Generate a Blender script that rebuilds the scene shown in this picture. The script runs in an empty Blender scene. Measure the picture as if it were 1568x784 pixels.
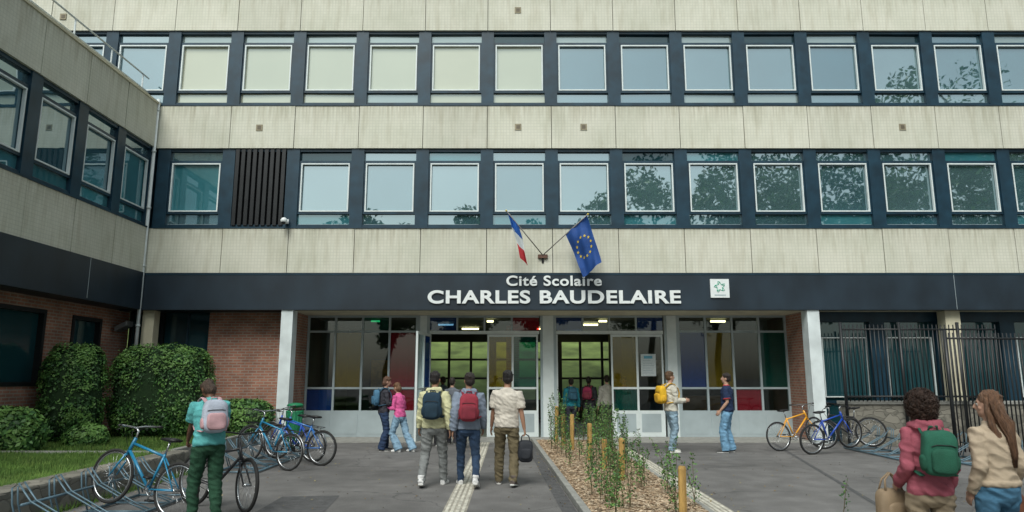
import bpy, math, random
import numpy as np
from mathutils import Vector, Matrix, noise
from mathutils.bvhtree import BVHTree
random.seed(7)
R=random.random
def U(a,b): return a+(b-a)*random.random()
scene=bpy.context.scene
COL=scene.collection
V=Vector
# ---------------------------------------------------------------- materials
def newmat(name):
    m=bpy.data.materials.new(name); m.use_nodes=True
    nt=m.node_tree; 
    return m,nt,nt.nodes,nt.links,nt.nodes['Principled BSDF']
def c4(c): return (c[0],c[1],c[2],1)
def mat(name,col,rough=.6,var=.18,scale=5,bump=0,bscale=60,metal=0,spec=.4,stretch=None,emit=0):
    m,nt,N,L,P=newmat(name)
    tc=N.new('ShaderNodeTexCoord'); src=tc.outputs['Object']
    if stretch:
        mp=N.new('ShaderNodeMapping'); mp.inputs['Scale'].default_value=stretch
        L.new(src,mp.inputs[0]); src=mp.outputs[0]
    no=N.new('ShaderNodeTexNoise'); no.inputs['Scale'].default_value=scale; no.inputs['Detail'].default_value=5
    L.new(src,no.inputs['Vector'])
    mx=N.new('ShaderNodeMix'); mx.data_type='RGBA'
    mr=N.new('ShaderNodeMapRange'); mr.inputs[1].default_value=.3; mr.inputs[2].default_value=.7
    L.new(no.outputs[0],mr.inputs[0]); L.new(mr.outputs[0],mx.inputs[0])
    mx.inputs[6].default_value=c4([max(0,v*(1-var)) for v in col]); mx.inputs[7].default_value=c4([min(1,v*(1+var)) for v in col])
    L.new(mx.outputs[2],P.inputs['Base Color'])
    P.inputs['Roughness'].default_value=rough; P.inputs['Metallic'].default_value=metal
    P.inputs['Specular IOR Level'].default_value=spec
    if bump:
        n2=N.new('ShaderNodeTexNoise'); n2.inputs['Scale'].default_value=bscale; n2.inputs['Detail'].default_value=4
        L.new(src,n2.inputs['Vector'])
        b=N.new('ShaderNodeBump'); b.inputs['Strength'].default_value=bump; b.inputs['Distance'].default_value=.02
        L.new(n2.outputs[0],b.inputs['Height']); L.new(b.outputs[0],P.inputs['Normal'])
    if emit:
        P.inputs['Emission Color'].default_value=c4(col); P.inputs['Emission Strength'].default_value=emit
    return m
def uvz(N,L):
    g=N.new('ShaderNodeNewGeometry'); s=N.new('ShaderNodeSeparateXYZ'); L.new(g.outputs['Position'],s.inputs[0])
    a=N.new('ShaderNodeMath'); a.operation='ADD'; L.new(s.outputs[0],a.inputs[0]); L.new(s.outputs[1],a.inputs[1])
    c=N.new('ShaderNodeCombineXYZ'); L.new(a.outputs[0],c.inputs[0]); L.new(s.outputs[2],c.inputs[1])
    return c.outputs[0],a.outputs[0],s.outputs[2]
def math_(N,L,op,a,b=None):
    n=N.new('ShaderNodeMath'); n.operation=op
    for i,v in enumerate((a,b)):
        if v is None: continue
        if isinstance(v,(int,float)): n.inputs[i].default_value=v
        else: L.new(v,n.inputs[i])
    return n.outputs[0]
def mixc(N,L,mode,fac,a,b):
    n=N.new('ShaderNodeMix'); n.data_type='RGBA'; n.blend_type=mode
    for idx,v in ((0,fac),(6,a),(7,b)):
        if isinstance(v,(int,float)): n.inputs[idx].default_value=v
        elif isinstance(v,tuple): n.inputs[idx].default_value=v
        else: L.new(v,n.inputs[idx])
    return n.outputs[2]
def rng(N,L,src,a,b,c,d):
    r=N.new('ShaderNodeMapRange'); L.new(src,r.inputs[0])
    for i,v in enumerate((a,b,c,d)): r.inputs[i+1].default_value=v
    return r.outputs[0]
def panelmat():
    m,nt,N,L,P=newmat('ribbed_concrete_panel')
    vec,u,z=uvz(N,L)
    br=N.new('ShaderNodeTexBrick'); L.new(vec,br.inputs['Vector']); br.offset=0; br.inputs['Scale'].default_value=1
    br.inputs['Brick Width'].default_value=.085; br.inputs['Row Height'].default_value=.085; br.inputs['Mortar Size'].default_value=.010
    br.inputs['Mortar Smooth'].default_value=.6
    br.inputs['Color1'].default_value=(.595,.59,.50,1); br.inputs['Color2'].default_value=(.62,.615,.525,1); br.inputs['Mortar'].default_value=(.53,.53,.455,1)
    fu=math_(N,L,'FLOOR',math_(N,L,'DIVIDE',math_(N,L,'SUBTRACT',u,19.6),1.793))
    fz=math_(N,L,'FLOOR',math_(N,L,'DIVIDE',z,3.52))
    cb=N.new('ShaderNodeCombineXYZ'); L.new(fu,cb.inputs[0]); L.new(fz,cb.inputs[1])
    wn=N.new('ShaderNodeTexWhiteNoise'); wn.noise_dimensions='2D'; L.new(cb.outputs[0],wn.inputs[0])
    c=mixc(N,L,'MULTIPLY',1.0,br.outputs[0],rng(N,L,wn.outputs[0],0,1,.92,1.03))
    mp=N.new('ShaderNodeMapping'); mp.inputs['Scale'].default_value=(3.4,.45,1); L.new(vec,mp.inputs[0])
    no=N.new('ShaderNodeTexNoise'); no.inputs['Scale'].default_value=1.6; no.inputs['Detail'].default_value=8; L.new(mp.outputs[0],no.inputs[0])
    c=mixc(N,L,'MULTIPLY',rng(N,L,no.outputs[0],.5,.8,0,.7),c,(.70,.67,.60,1))
    n2=N.new('ShaderNodeTexNoise'); n2.inputs['Scale'].default_value=.9; n2.inputs['Detail'].default_value=7; L.new(vec,n2.inputs[0])
    c=mixc(N,L,'MULTIPLY',rng(N,L,n2.outputs[0],.38,.7,0,.8),c,(.84,.86,.83,1))
    t=math_(N,L,'FRACT',math_(N,L,'DIVIDE',math_(N,L,'SUBTRACT',5.68+35.17,z),3.517))
    mp2=N.new('ShaderNodeMapping'); mp2.inputs['Scale'].default_value=(9,.5,1); L.new(vec,mp2.inputs[0])
    n3=N.new('ShaderNodeTexNoise'); n3.inputs['Scale'].default_value=1.5; n3.inputs['Detail'].default_value=6; L.new(mp2.outputs[0],n3.inputs[0])
    k=math_(N,L,'MULTIPLY',rng(N,L,t,0,.15,1,0),rng(N,L,n3.outputs[0],.38,.68,0,.8))
    c=mixc(N,L,'MULTIPLY',k,c,(.62,.58,.52,1))
    L.new(c,P.inputs['Base Color']); P.inputs['Roughness'].default_value=.85
    b=N.new('ShaderNodeBump'); b.inputs['Strength'].default_value=.18; b.inputs['Distance'].default_value=.01; b.invert=True
    L.new(br.outputs[1],b.inputs['Height']); L.new(b.outputs[0],P.inputs['Normal'])
    return m
def brickmat(name,c1,c2,mo,w=.22,h=.075,ms=.012,off=.5,rough=.85,bump=.5):
    m,nt,N,L,P=newmat(name)
    vec,u,z=uvz(N,L)
    br=N.new('ShaderNodeTexBrick'); L.new(vec,br.inputs['Vector']); br.offset=off; br.inputs['Scale'].default_value=1
    br.inputs['Brick Width'].default_value=w; br.inputs['Row Height'].default_value=h; br.inputs['Mortar Size'].default_value=ms
    br.inputs['Color1'].default_value=c4(c1); br.inputs['Color2'].default_value=c4(c2); br.inputs['Mortar'].default_value=c4(mo)
    no=N.new('ShaderNodeTexNoise'); no.inputs['Scale'].default_value=2.2; no.inputs['Detail'].default_value=8; L.new(vec,no.inputs[0])
    c=mixc(N,L,'MULTIPLY',1.0,br.outputs[0],rng(N,L,no.outputs[0],.35,.7,.75,1.2))
    L.new(c,P.inputs['Base Color']); P.inputs['Roughness'].default_value=rough
    b=N.new('ShaderNodeBump'); b.inputs['Strength'].default_value=bump; b.inputs['Distance'].default_value=.01; b.invert=True
    L.new(br.outputs[1],b.inputs['Height']); L.new(b.outputs[0],P.inputs['Normal'])
    return m
def stonemat():
    m,nt,N,L,P=newmat('rubble_stone')
    g=N.new('ShaderNodeNewGeometry')
    nw=N.new('ShaderNodeTexNoise'); nw.inputs['Scale'].default_value=2.5; L.new(g.outputs['Position'],nw.inputs[0])
    pos=mixc(N,L,'ADD',.35,g.outputs['Position'],nw.outputs[1])
    mp=N.new('ShaderNodeMapping'); mp.inputs['Scale'].default_value=(3.6,3.6,7); L.new(pos,mp.inputs[0])
    vo=N.new('ShaderNodeTexVoronoi'); vo.inputs['Scale'].default_value=1; L.new(mp.outputs[0],vo.inputs[0])
    ve=N.new('ShaderNodeTexVoronoi'); ve.feature='DISTANCE_TO_EDGE'; ve.inputs['Scale'].default_value=1; L.new(mp.outputs[0],ve.inputs[0])
    sp=N.new('ShaderNodeSeparateColor'); L.new(vo.outputs['Color'],sp.inputs[0])
    c=mixc(N,L,'MIX',sp.outputs[0],(.13,.125,.105,1),(.24,.225,.19,1))
    r=rng(N,L,ve.outputs[0],0,.09,.35,1)
    c=mixc(N,L,'MIX',r,(.10,.095,.08,1),c)
    L.new(c,P.inputs['Base Color']); P.inputs['Roughness'].default_value=.9
    b=N.new('ShaderNodeBump'); b.inputs['Strength'].default_value=.7; b.inputs['Distance'].default_value=.02
    L.new(r,b.inputs['Height']); L.new(b.outputs[0],P.inputs['Normal'])
    return m
def asphaltmat():
    m,nt,N,L,P=newmat('asphalt')
    g=N.new('ShaderNodeNewGeometry')
    def nz(s,d,lo,hi,a,b):
        no=N.new('ShaderNodeTexNoise'); no.inputs['Scale'].default_value=s; no.inputs['Detail'].default_value=d; L.new(g.outputs['Position'],no.inputs[0])
        return rng(N,L,no.outputs[0],lo,hi,a,b),no.outputs[0]
    a,_=nz(.35,6,.35,.65,.78,1.18); b,_=nz(2.5,8,.4,.7,.85,1.12); c_,nn=nz(70,3,.3,.7,.7,1.3)
    c=mixc(N,L,'MULTIPLY',1.0,(.150,.146,.143,1),a); c=mixc(N,L,'MULTIPLY',1.0,c,b); c=mixc(N,L,'MULTIPLY',1.0,c,c_)
    vo=N.new('ShaderNodeTexVoronoi'); vo.inputs['Scale'].default_value=2.3; L.new(g.outputs['Position'],vo.inputs[0])
    c=mixc(N,L,'MIX',rng(N,L,vo.outputs['Distance'],.02,.045,.55,0),c,(.06,.06,.06,1))
    nw=N.new('ShaderNodeTexNoise'); nw.inputs['Scale'].default_value=1.5; nw.inputs['Detail'].default_value=4; L.new(g.outputs['Position'],nw.inputs[0])
    pos=mixc(N,L,'ADD',.6,g.outputs['Position'],nw.outputs[1])
    ve=N.new('ShaderNodeTexVoronoi'); ve.feature='DISTANCE_TO_EDGE'; ve.inputs['Scale'].default_value=.33; L.new(pos,ve.inputs[0])
    c=mixc(N,L,'MIX',rng(N,L,ve.outputs[0],.002,.006,.5,0),c,(.05,.05,.05,1))
    L.new(c,P.inputs['Base Color']); P.inputs['Roughness'].default_value=.75; P.inputs['Specular IOR Level'].default_value=.3
    bp=N.new('ShaderNodeBump'); bp.inputs['Strength'].default_value=.4; bp.inputs['Distance'].default_value=.01; L.new(nn,bp.inputs['Height']); L.new(bp.outputs[0],P.inputs['Normal'])
    return m
def panemat(name,inner,fac,gl=(.80,.93,.97),var=.35):
    m=bpy.data.materials.new(name); m.use_nodes=True; N=m.node_tree.nodes; L=m.node_tree.links; N.clear()
    o=N.new('ShaderNodeOutputMaterial'); mx=N.new('ShaderNodeMixShader'); d=N.new('ShaderNodeBsdfDiffuse'); g=N.new('ShaderNodeBsdfGlossy')
    g.inputs['Roughness'].default_value=.015; g.inputs['Color'].default_value=c4(gl)
    ge=N.new('ShaderNodeNewGeometry'); no=N.new('ShaderNodeTexNoise'); no.inputs['Scale'].default_value=.9; no.inputs['Detail'].default_value=3
    L.new(ge.outputs['Position'],no.inputs[0])
    c=mixc(N,L,'MIX',no.outputs[0],c4([v*(1-var) for v in inner]),c4([v*(1+var) for v in inner]))
    L.new(c,d.inputs[0])
    n2=N.new('ShaderNodeTexNoise'); n2.inputs['Scale'].default_value=1.3; L.new(ge.outputs['Position'],n2.inputs[0])
    b=N.new('ShaderNodeBump'); b.inputs['Strength'].default_value=.06; b.inputs['Distance'].default_value=.03; L.new(n2.outputs[0],b.inputs['Height']); L.new(b.outputs[0],g.inputs['Normal'])
    mx.inputs[0].default_value=fac
    L.new(d.outputs[0],mx.inputs[1]); L.new(g.outputs[0],mx.inputs[2]); L.new(mx.outputs[0],o.inputs[0])
    return m
def glassmat(name,tint,fac=.1,body=None,bf=.3):
    m=bpy.data.materials.new(name); m.use_nodes=True; N=m.node_tree.nodes; L=m.node_tree.links; N.clear()
    o=N.new('ShaderNodeOutputMaterial'); mx=N.new('ShaderNodeMixShader'); d=N.new('ShaderNodeBsdfTransparent'); g=N.new('ShaderNodeBsdfGlossy')
    g.inputs['Roughness'].default_value=.02; g.inputs['Color'].default_value=(.9,.95,.95,1); d.inputs[0].default_value=c4(tint); mx.inputs[0].default_value=fac
    base=d.outputs[0]
    if body:
        m2=N.new('ShaderNodeMixShader'); df=N.new('ShaderNodeBsdfDiffuse'); df.inputs[0].default_value=c4(body); m2.inputs[0].default_value=bf
        L.new(base,m2.inputs[1]); L.new(df.outputs[0],m2.inputs[2]); base=m2.outputs[0]
    L.new(base,mx.inputs[1]); L.new(g.outputs[0],mx.inputs[2]); L.new(mx.outputs[0],o.inputs[0])
    return m
# ---------------------------------------------------------------- mesh builder
class MB:
    def __init__(s): s.v=[]; s.f=[]; s.m=[]; s.mats=[]; s.T=None
    def mi(s,m):
        if m not in s.mats: s.mats.append(m)
        return s.mats.index(m)
    def add(s,vs,fs,m):
        o=len(s.v); T=s.T
        for p in vs:
            p=V(p)
            if T is not None: p=T(p) if callable(T) else T@p
            s.v.append(p)
        i=s.mi(m)
        for f in fs: s.f.append([o+k for k in f]); s.m.append(i)
    def box(s,x0,x1,y0,y1,z0,z1,m,f=None):
        P=[(x0,y0,z0),(x1,y0,z0),(x1,y1,z0),(x0,y1,z0),(x0,y0,z1),(x1,y0,z1),(x1,y1,z1),(x0,y1,z1)]
        if f: P=[f(*p) for p in P]
        s.add(P,[(0,3,2,1),(4,5,6,7),(0,1,5,4),(1,2,6,5),(2,3,7,6),(3,0,4,7)],m)
    def quad(s,a,b,c,d,m): s.add([a,b,c,d],[(0,1,2,3)],m)
    def tube(s,pts,rad,m,n=8,ref=None,closed=False):
        pts=[V(p) for p in pts]; k=len(pts)
        if not isinstance(rad,list): rad=[rad]*k
        vs=[];fs=[]; px=None
        for i,p in enumerate(pts):
            if closed: t=(pts[(i+1)%k]-pts[i-1])
            else: t=pts[min(i+1,k-1)]-pts[max(i-1,0)]
            t.normalize()
            if ref is not None: x=V(ref)
            elif px is None: x=V((1,0,0)) if abs(t.x)<.8 else V((0,0,1))
            else: x=px
            x=(x-t*x.dot(t)); x.normalize(); px=x; y=t.cross(x)
            r=rad[i]; a,b=(r if isinstance(r,tuple) else (r,r))
            for j in range(n):
                an=2*math.pi*j/n; vs.append(p+x*(a*math.cos(an))+y*(b*math.sin(an)))
        for i in range(k if closed else k-1):
            i2=(i+1)%k
            for j in range(n):
                j2=(j+1)%n; fs.append((i*n+j,i*n+j2,i2*n+j2,i2*n+j))
        if not closed:
            vs.append(pts[0]); vs.append(pts[-1]); a=len(vs)-2
            for j in range(n):
                j2=(j+1)%n; fs.append((a,j2,j)); fs.append((a+1,(k-1)*n+j,(k-1)*n+j2))
        s.add(vs,fs,m)
    def ell(s,c,r,m,e=1.0,nu=16,nv=10,M=None):
        c=V(c); vs=[];fs=[]
        def pw(v): return math.copysign(abs(v)**e,v)
        for i in range(nv+1):
            th=math.pi*i/nv-math.pi/2
            for j in range(nu):
                ph=2*math.pi*j/nu
                p=V((r[0]*pw(math.cos(th))*pw(math.cos(ph)),r[1]*pw(math.cos(th))*pw(math.sin(ph)),r[2]*pw(math.sin(th))))
                if M: p=M@p
                vs.append(c+p)
        for i in range(nv):
            for j in range(nu):
                j2=(j+1)%nu; fs.append((i*nu+j,i*nu+j2,(i+1)*nu+j2,(i+1)*nu+j))
        s.add(vs,fs,m)
    def obj(s,name,parent=None,smooth=False,bevel=0,M=None):
        me=bpy.data.meshes.new(name); me.from_pydata([tuple(v) for v in s.v],[],s.f)
        for m in s.mats: me.materials.append(m)
        me.polygons.foreach_set('material_index',s.m)
        if smooth: me.polygons.foreach_set('use_smooth',[True]*len(s.f))
        me.update()
        o=bpy.data.objects.new(name,me); COL.objects.link(o)
        if parent: o.parent=parent
        if M is not None: o.matrix_world=M
        if bevel:
            b=o.modifiers.new('b','BEVEL'); b.width=bevel; b.segments=2; b.limit_method='ANGLE'
        return o
def empty(name):
    o=bpy.data.objects.new(name,None); COL.objects.link(o); return o
# ---------------------------------------------------------------- shared mats
PANEL=panelmat()
NAVY=mat('dark_navy_metal',(.008,.033,.055),.4,.3,3)
NAVYB=mat('dark_band_cladding',(.013,.024,.036),.5,.35,1.2,stretch=(1,1,.6))
WHITEF=mat('white_window_frame',(.62,.68,.68),.5,.06)
GREYF=mat('grey_painted_steel',(.34,.40,.42),.5,.12,2)
BRICK=brickmat('red_brick',(.40,.175,.115),(.29,.13,.09),(.34,.28,.23))
STONE=stonemat()
CREAM=mat('cream_concrete',(.58,.54,.40),.8,.15,3)
WHITEC=mat('white_column_paint',(.60,.66,.67),.6,.15,2.5)
DARK=mat('dark_interior',(.012,.016,.02),.8)
SK3=[panemat('window_pane_reflective',(.05,.11,.13),.36),panemat('window_pane_reflective_b',(.07,.13,.14),.40),panemat('window_pane_reflective_c',(.03,.09,.12),.31)]
SKYP=SK3[0]
BLND=panemat('window_pane_blind',(.42,.44,.34),.17,var=.06)
BLNDB=panemat('window_pane_blind_b',(.46,.47,.36),.15,var=.08)
BLND2=panemat('window_pane_net',(.22,.28,.27),.22,var=.15)
TEALP=panemat('window_pane_curtain',(.04,.16,.19),.22)
TEALD=panemat('window_pane_dim',(.012,.05,.06),.08)
DKP=panemat('window_pane_dark',(.01,.035,.045),.09)
CLEAR=glassmat('clear_glass',(.70,.80,.80),.06)
GB=glassmat('blue_glass',(.04,.12,.38),.05,(.01,.045,.19),.5)
GY=glassmat('yellow_glass',(.62,.46,.04),.05,(.28,.21,.02),.3)
GR=glassmat('red_glass',(.45,.03,.05),.05,(.23,.014,.025),.5)
GG=glassmat('green_glass',(.04,.32,.24),.05,(.008,.09,.07),.4)
STEEL=mat('galvanised_steel',(.35,.38,.40),.4,.15,8,metal=.7)
BLACKM=mat('black_painted_metal',(.012,.014,.016),.4,.2)
PIPE=mat('grey_pipe',(.55,.60,.60),.5,.1)

# ---------------------------------------------------------------- building
bld=empty('school_building')
FY=18.5; WX=-9.95; BAY=1.793; P0=1.10
fF=lambda u,d,z:(u,FY+d,z)
fW=lambda u,d,z:(WX-d,u,z)
def winwall(name,f,posts,z0,pane,louv=()):
    fr=MB(); gl=MB(); wh=MB()
    a,b=posts[0],posts[-1]
    for p in posts: fr.box(p-.175,p+.175,-.025,.16,z0+.002,z0+2.268,NAVY,f)
    fr.box(a-.1,b+.1,.0,.158,z0,z0+.11,NAVY,f); fr.box(a-.1,b+.1,-.0,.158,z0+2.19,z0+2.27,NAVY,f)
    fr.box(a-.1,b+.1,-.09,-.0,z0-.012,z0+.03,NAVY,f)
    for i in range(len(posts)-1):
        u0=posts[i]+.175; u1=posts[i+1]-.175
        if i in louv:
            k=9; w=(u1-u0)/k
            for j in range(k):
                x=u0+w*(j+.5); fr.box(x-.055,x+.045,-.05,.10,z0+.08,z0+2.24,BLACKM,f)
            fr.box(u0,u1,.12,.157,z0+.1,z0+2.2,DARK,f)
            continue
        fr.box(u0,u1,.012,.15,z0+.41,z0+.47,NAVY,f); fr.box(u0,u1,.012,.15,z0+1.86,z0+1.93,NAVY,f)
        e0,e1=u0+.05,u1-.05; t=.034
        wh.box(e0,e1,.0,.07,z0+.475,z0+.475+t,WHITEF,f); wh.box(e0,e1,.0,.07,z0+1.855-t,z0+1.855,WHITEF,f)
        wh.box(e0,e0+t,.002,.07,z0+.475+t,z0+1.855-t,WHITEF,f); wh.box(e1-t,e1,.002,.07,z0+.475+t,z0+1.855-t,WHITEF,f)
        fr.box(u0,e0,.015,.085,z0+.475,z0+1.855,NAVY,f); fr.box(e1,u1,.015,.085,z0+.475,z0+1.855,NAVY,f)
        wh.box(e0,e1,.03,.07,z0+.112,z0+.124,GREYF,f)
        P=pane(i)
        for (q0,q1,k) in ((.11,.41,2),(.47,1.86,0),(1.93,2.19,1)):
            j=[U(-.009,.009) for _ in range(3)]
            mm=P[k] if isinstance(P,(tuple,list)) else P
            pts=[f(u0,.09+j[0],z0+q0),f(u1,.09+j[1],z0+q0),f(u1,.09+j[1]+j[2],z0+q1),f(u0,.09+j[0]+j[2],z0+q1)]
            gl.quad(*pts,mm)
    fr.obj(name+'_frames',bld); gl.obj(name+'_glass',bld); wh.obj(name+'_white_sashes',bld)
posts=[P0+BAY*k for k in range(-6,11)]
posts1=[P0+BAY*k for k in range(-9,11)]
def rp(): return random.choice(SK3)
def pane2(i):
    return (rp(),TEALP if i%4==0 else DKP if i%5==2 else rp(),random.choice((TEALP,SKYP,rp()))) if i!=0 else (TEALP,SKYP,SKYP)
winwall('second_floor',fF,posts,5.69,pane2,louv=(1,))
def pane1(i):
    if 3<=i<=8: return (random.choice((BLND,BLNDB)),BLND2 if i!=8 else DKP,random.choice((BLND,BLND2)))
    return (rp(),random.choice((rp(),DKP,BLND2)),random.choice((rp(),BLND2)))
winwall('third_floor',fF,posts1,9.21,pane1)
winwall('top_floor',fF,posts1,12.73,lambda i:SKYP)
sp=MB()
def spand(mb,f,edges,z0,z1):
    for a,b in zip(edges[:-1],edges[1:]):
        o=U(-.006,.006)
        mb.box(a+.009,b-.009,-.07+o,.12,z0,z1-.002,PANEL,f)
spand(sp,fF,[WX+.02]+posts[1:],4.46,5.68)
spand(sp,fF,[WX+.02]+posts[1:],7.96,9.195)
spand(sp,fF,posts1,11.48,12.715); spand(sp,fF,posts1,15.0,16.2)
sp.obj('spandrel_panels',bld)
bk=MB()
bk.box(-15.5,19.2,FY+.16,28.6,3.62,16.15,DARK)
bk.box(-15.6,19.3,FY+.125,28.7,16.15,16.4,CREAM)
bk.box(WX+.01,19.1,FY-.09,FY+.15,3.46,4.455,NAVYB)
bk.box(WX+.01,19.1,FY-.10,FY-.085,4.40,4.43,NAVY)
bk.box(WX-.7,-6.12,FY+.15,19.4,3.46,3.62,NAVYB); bk.box(-6.12,19.1,FY+.15,20.3,3.47,3.615,CREAM)
bk.box(11.855,11.865,FY-.094,FY-.088,3.47,4.44,GREYF)
bk.obj('fascia_and_core',bld)
wposts=[18.45-1.6*k for k in range(0,9)][::-1]
winwall('wing',fW,wposts,5.69,lambda i:(random.choice((TEALP,SK3[2])),SKYP,TEALP))
ws=MB()
we=[w for w in wposts]; we[-1]=FY-.08
spand(ws,fW,we,4.46,5.68); spand(ws,fW,we,7.96,9.2)
ws.box(wposts[0],FY-.02,-.10,.30,9.2,9.26,CREAM,fW)
ws.obj('wing_spandrels',bld)
wb=MB()
wb.box(5.5,FY-.09,-.095,.15,3.46,4.455,NAVYB,fW)
wb.box(5.5,FY-.1,.16,8.0,3.50,9.0,DARK,fW)
wb.box(5.5,FY-.1,.15,.9,3.47,3.5,NAVYB,fW)
wb.box(15.97,15.98,-.1,-.094,3.5,4.44,GREYF,fW)
wb.obj('wing_fascia',bld)
XB=-10.6
def brickopen(mb,y0,y1,ops,x0,x1,zt=3.47):
    y=y0
    for (a,b,c,d) in ops:
        mb.box(x0,x1,y,a,0,zt,BRICK); mb.box(x0,x1,a,b,0,c,BRICK); mb.box(x0,x1,a,b,d,zt,BRICK); y=b
    mb.box(x0,x1,y,y1,0,zt,BRICK)
g=MB()
ops=[(9.9,11.3,1.5,3.2),(13.9,15.74,1.5,3.2),(16.7,17.9,2.4,3.17)]
brickopen(g,5.5,19.2,ops,XB-.25,XB)
for a,b,c,d in ops:
    g.quad((XB-.1,a,c),(XB-.1,b,c),(XB-.1,b,d),(XB-.1,a,d),TEALD)
    t=.09
    g.box(XB-.15,XB+.03,a,b,c,c+t,BLACKM); g.box(XB-.15,XB+.03,a,b,d-t,d,BLACKM); g.box(XB-.15,XB+.028,a,a+t,c+t,d-t,BLACKM); g.box(XB-.15,XB+.028,b-t,b,c+t,d-t,BLACKM)
Y1=19.2
g.box(-8.38,-6.14,Y1,Y1+.3,0,3.47,BRICK)
g.box(XB,-9.66,Y1+.02,Y1+.3,0,3.47,DARK)
g.box(XB+.03,XB+.1,Y1-.03,Y1+.02,0,3.47,BLACKM); g.box(-10.0,-9.93,Y1-.03,Y1+.02,0,3.47,BLACKM); g.box(XB+.1,-10.0,Y1-.03,Y1+.02,2.1,2.17,BLACKM)
g.quad((XB+.1,Y1-.0,.1),(-10.0,Y1-.0,.1),(-10.0,Y1-.0,3.4),(XB+.1,Y1-.0,3.4),TEALD)
g.box(-9.93,-9.62,FY+.12,FY+.42,0,3.46,CREAM)
g.box(-9.62,-8.38,Y1+.1,Y1+.3,0,3.47,DARK)
g.quad((-9.62,Y1+.06,.6),(-8.38,Y1+.06,.6),(-8.38,Y1+.06,3.46),(-9.62,Y1+.06,3.46),DKP)
g.box(-9.62,-8.38,Y1+.02,Y1+.09,2.2,2.27,NAVY); g.box(-9.0,-8.95,Y1+.02,Y1+.09,.6,3.4,NAVY)
g.box(-6.14,-5.97,FY+.35,20.35,0,3.47,BRICK); g.box(8.0,8.17,FY+.35,20.35,0,3.47,BRICK)
g.box(-6.15,-5.84,FY-.05,FY+.34,0,3.459,WHITEC); g.box(7.87,8.19,FY-.05,FY+.34,0,3.459,WHITEC)
g.box(8.17,19,Y1+.25,Y1+.4,0,3.47,DARK)
g.box(8.17,19,Y1-.05,Y1+.2,0,.5,NAVY); g.box(8.17,19,Y1-.04,Y1+.1,3.2,3.469,NAVY)
g.quad((8.17,Y1+.1,.5),(19,Y1+.1,.5),(19,Y1+.1,3.2),(8.17,Y1+.1,3.2),TEALD)
for k in range(4,10):
    x=P0+BAY*k
    g.box(x-.2,x+.2,Y1-.06,Y1+.18,.5,3.2,NAVY)
    e0,e1=x+.27,x+BAY-.27
    for z in (1.15,2.75): g.box(e0,e1,Y1+.02,Y1+.08,z,z+.03,WHITEF)
    for xx in (e0,e1-.03): g.box(xx,xx+.03,Y1+.022,Y1+.08,1.18,2.75,WHITEF)
    g.box(x+.2,x+BAY-.2,Y1+.03,Y1+.09,1.0,1.06,NAVY)
for x in (11.86,17.2):
    g.box(x-.2,x+.2,FY+.14,FY+.5,0,3.46,CREAM)
g.obj('ground_floor_walls',bld)
vt=MB(); VR=mat('vent_rust',(.26,.23,.16),.8); VG=mat('vent_grille',(.12,.10,.07))
for (x,z) in ((-7.05,8.55),(.17,8.57),(2.0,8.57),(10.9,8.57),(.17,12.1),(-12.9,11.9)):
    vt.box(x-.09,x+.09,FY-.09,FY-.07,z-.09,z+.09,VR); vt.box(x-.05,x+.05,FY-.094,FY-.09,z-.05,z+.05,VG)
vt.obj('air_vents',bld)
pp=MB()
pp.tube([(WX+.06,FY-.16,.0),(WX+.06,FY-.16,9.35)],.045,PIPE,10)
for z in (1,3,4.6,6.2,7.8,9): pp.tube([(WX+.06,FY-.16,z),(WX+.06,FY-.16,z+.06)],.06,PIPE,10)
pp.obj('drain_pipe',bld,True)
ra=MB()
for z in (9.55,9.95): ra.tube([(WX-.25,6,z),(WX-.25,18.3,z)],.022,PIPE)
for k in range(9): ra.tube([(WX-.25,6+1.5*k,9.0),(WX-.25,6+1.5*k,9.95)],.02,PIPE)
ra.obj('roof_railing',bld,True)
# ---- entrance glazing
EY=20.3
sc=.01889
def ex(x): return (x-784)*sc
e=MB(); eg=MB()
zt,z2,z3,z4=3.47,3.0,1.38,.72
def ebox(x0,x1,z0,z1,m=GREYF,d=.08,o=0): e.box(x0,x1,EY-d/2-o,EY+d/2-o,z0,z1,m)
def sect(x0,x1,n,cols):
    w=(x1-x0)/n
    for i in range(n+1): ebox(x0+w*i-.03,x0+w*i+.03,z4,zt)
    for z in (z2,z3): ebox(x0,x1,z-.028,z+.028,d=.074)
    ebox(x0-.03,x1+.03,zt-.06,zt-.001,d=.076); ebox(x0-.03,x1+.03,0,z4+.03,d=.09)
    for i in range(n):
        ebox(x0+w*i+.06,x0+w*(i+1)-.06,.1,z4-.06,d=.11,m=GREYF)
        for (a,b,m) in zip((z2,z3,z4),(zt,z2,z3),cols[i]):
            j=U(-.006,.006)
            eg.quad((x0+w*i,EY+j,a),(x0+w*(i+1),EY-j,a),(x0+w*(i+1),EY-j,b),(x0+w*i,EY+j,b),m)
C=CLEAR
sect(ex(470),ex(637),4,[(C,C,GB),(C,GY,C),(GG,C,C),(C,GR,GR)])
sect(ex(1041),ex(1206),4,[(C,GB,C),(C,GY,C),(C,C,GR),(C,GG,C)])
for a,b in ((637,657),(826,852),(1017,1041)):
    ebox(ex(a)+.03,ex(b)-.0,0,zt-.002,GREYF,d=.13); ebox(ex(a)+.1,ex(b)-.08,.0,zt-.01,WHITEF,d=.17)
def transom(x0,x1,cols):
    ebox(x0,x1,2.93,3.02,WHITEF,d=.1); ebox(x0,x1,zt-.06,zt-.003,d=.075); n=len(cols); w=(x1-x0)/n
    for i,m in enumerate(cols):
        eg.quad((x0+w*i,EY,3.02),(x0+w*(i+1),EY,3.02),(x0+w*(i+1),EY,zt),(x0+w*i,EY,zt),m)
        if i: ebox(x0+w*i-.025,x0+w*i+.025,3.02,zt-.06)
transom(ex(657),ex(826),(GB,C,C,GR)); transom(ex(852),ex(1017),(GB,C,C,GB))
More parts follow.
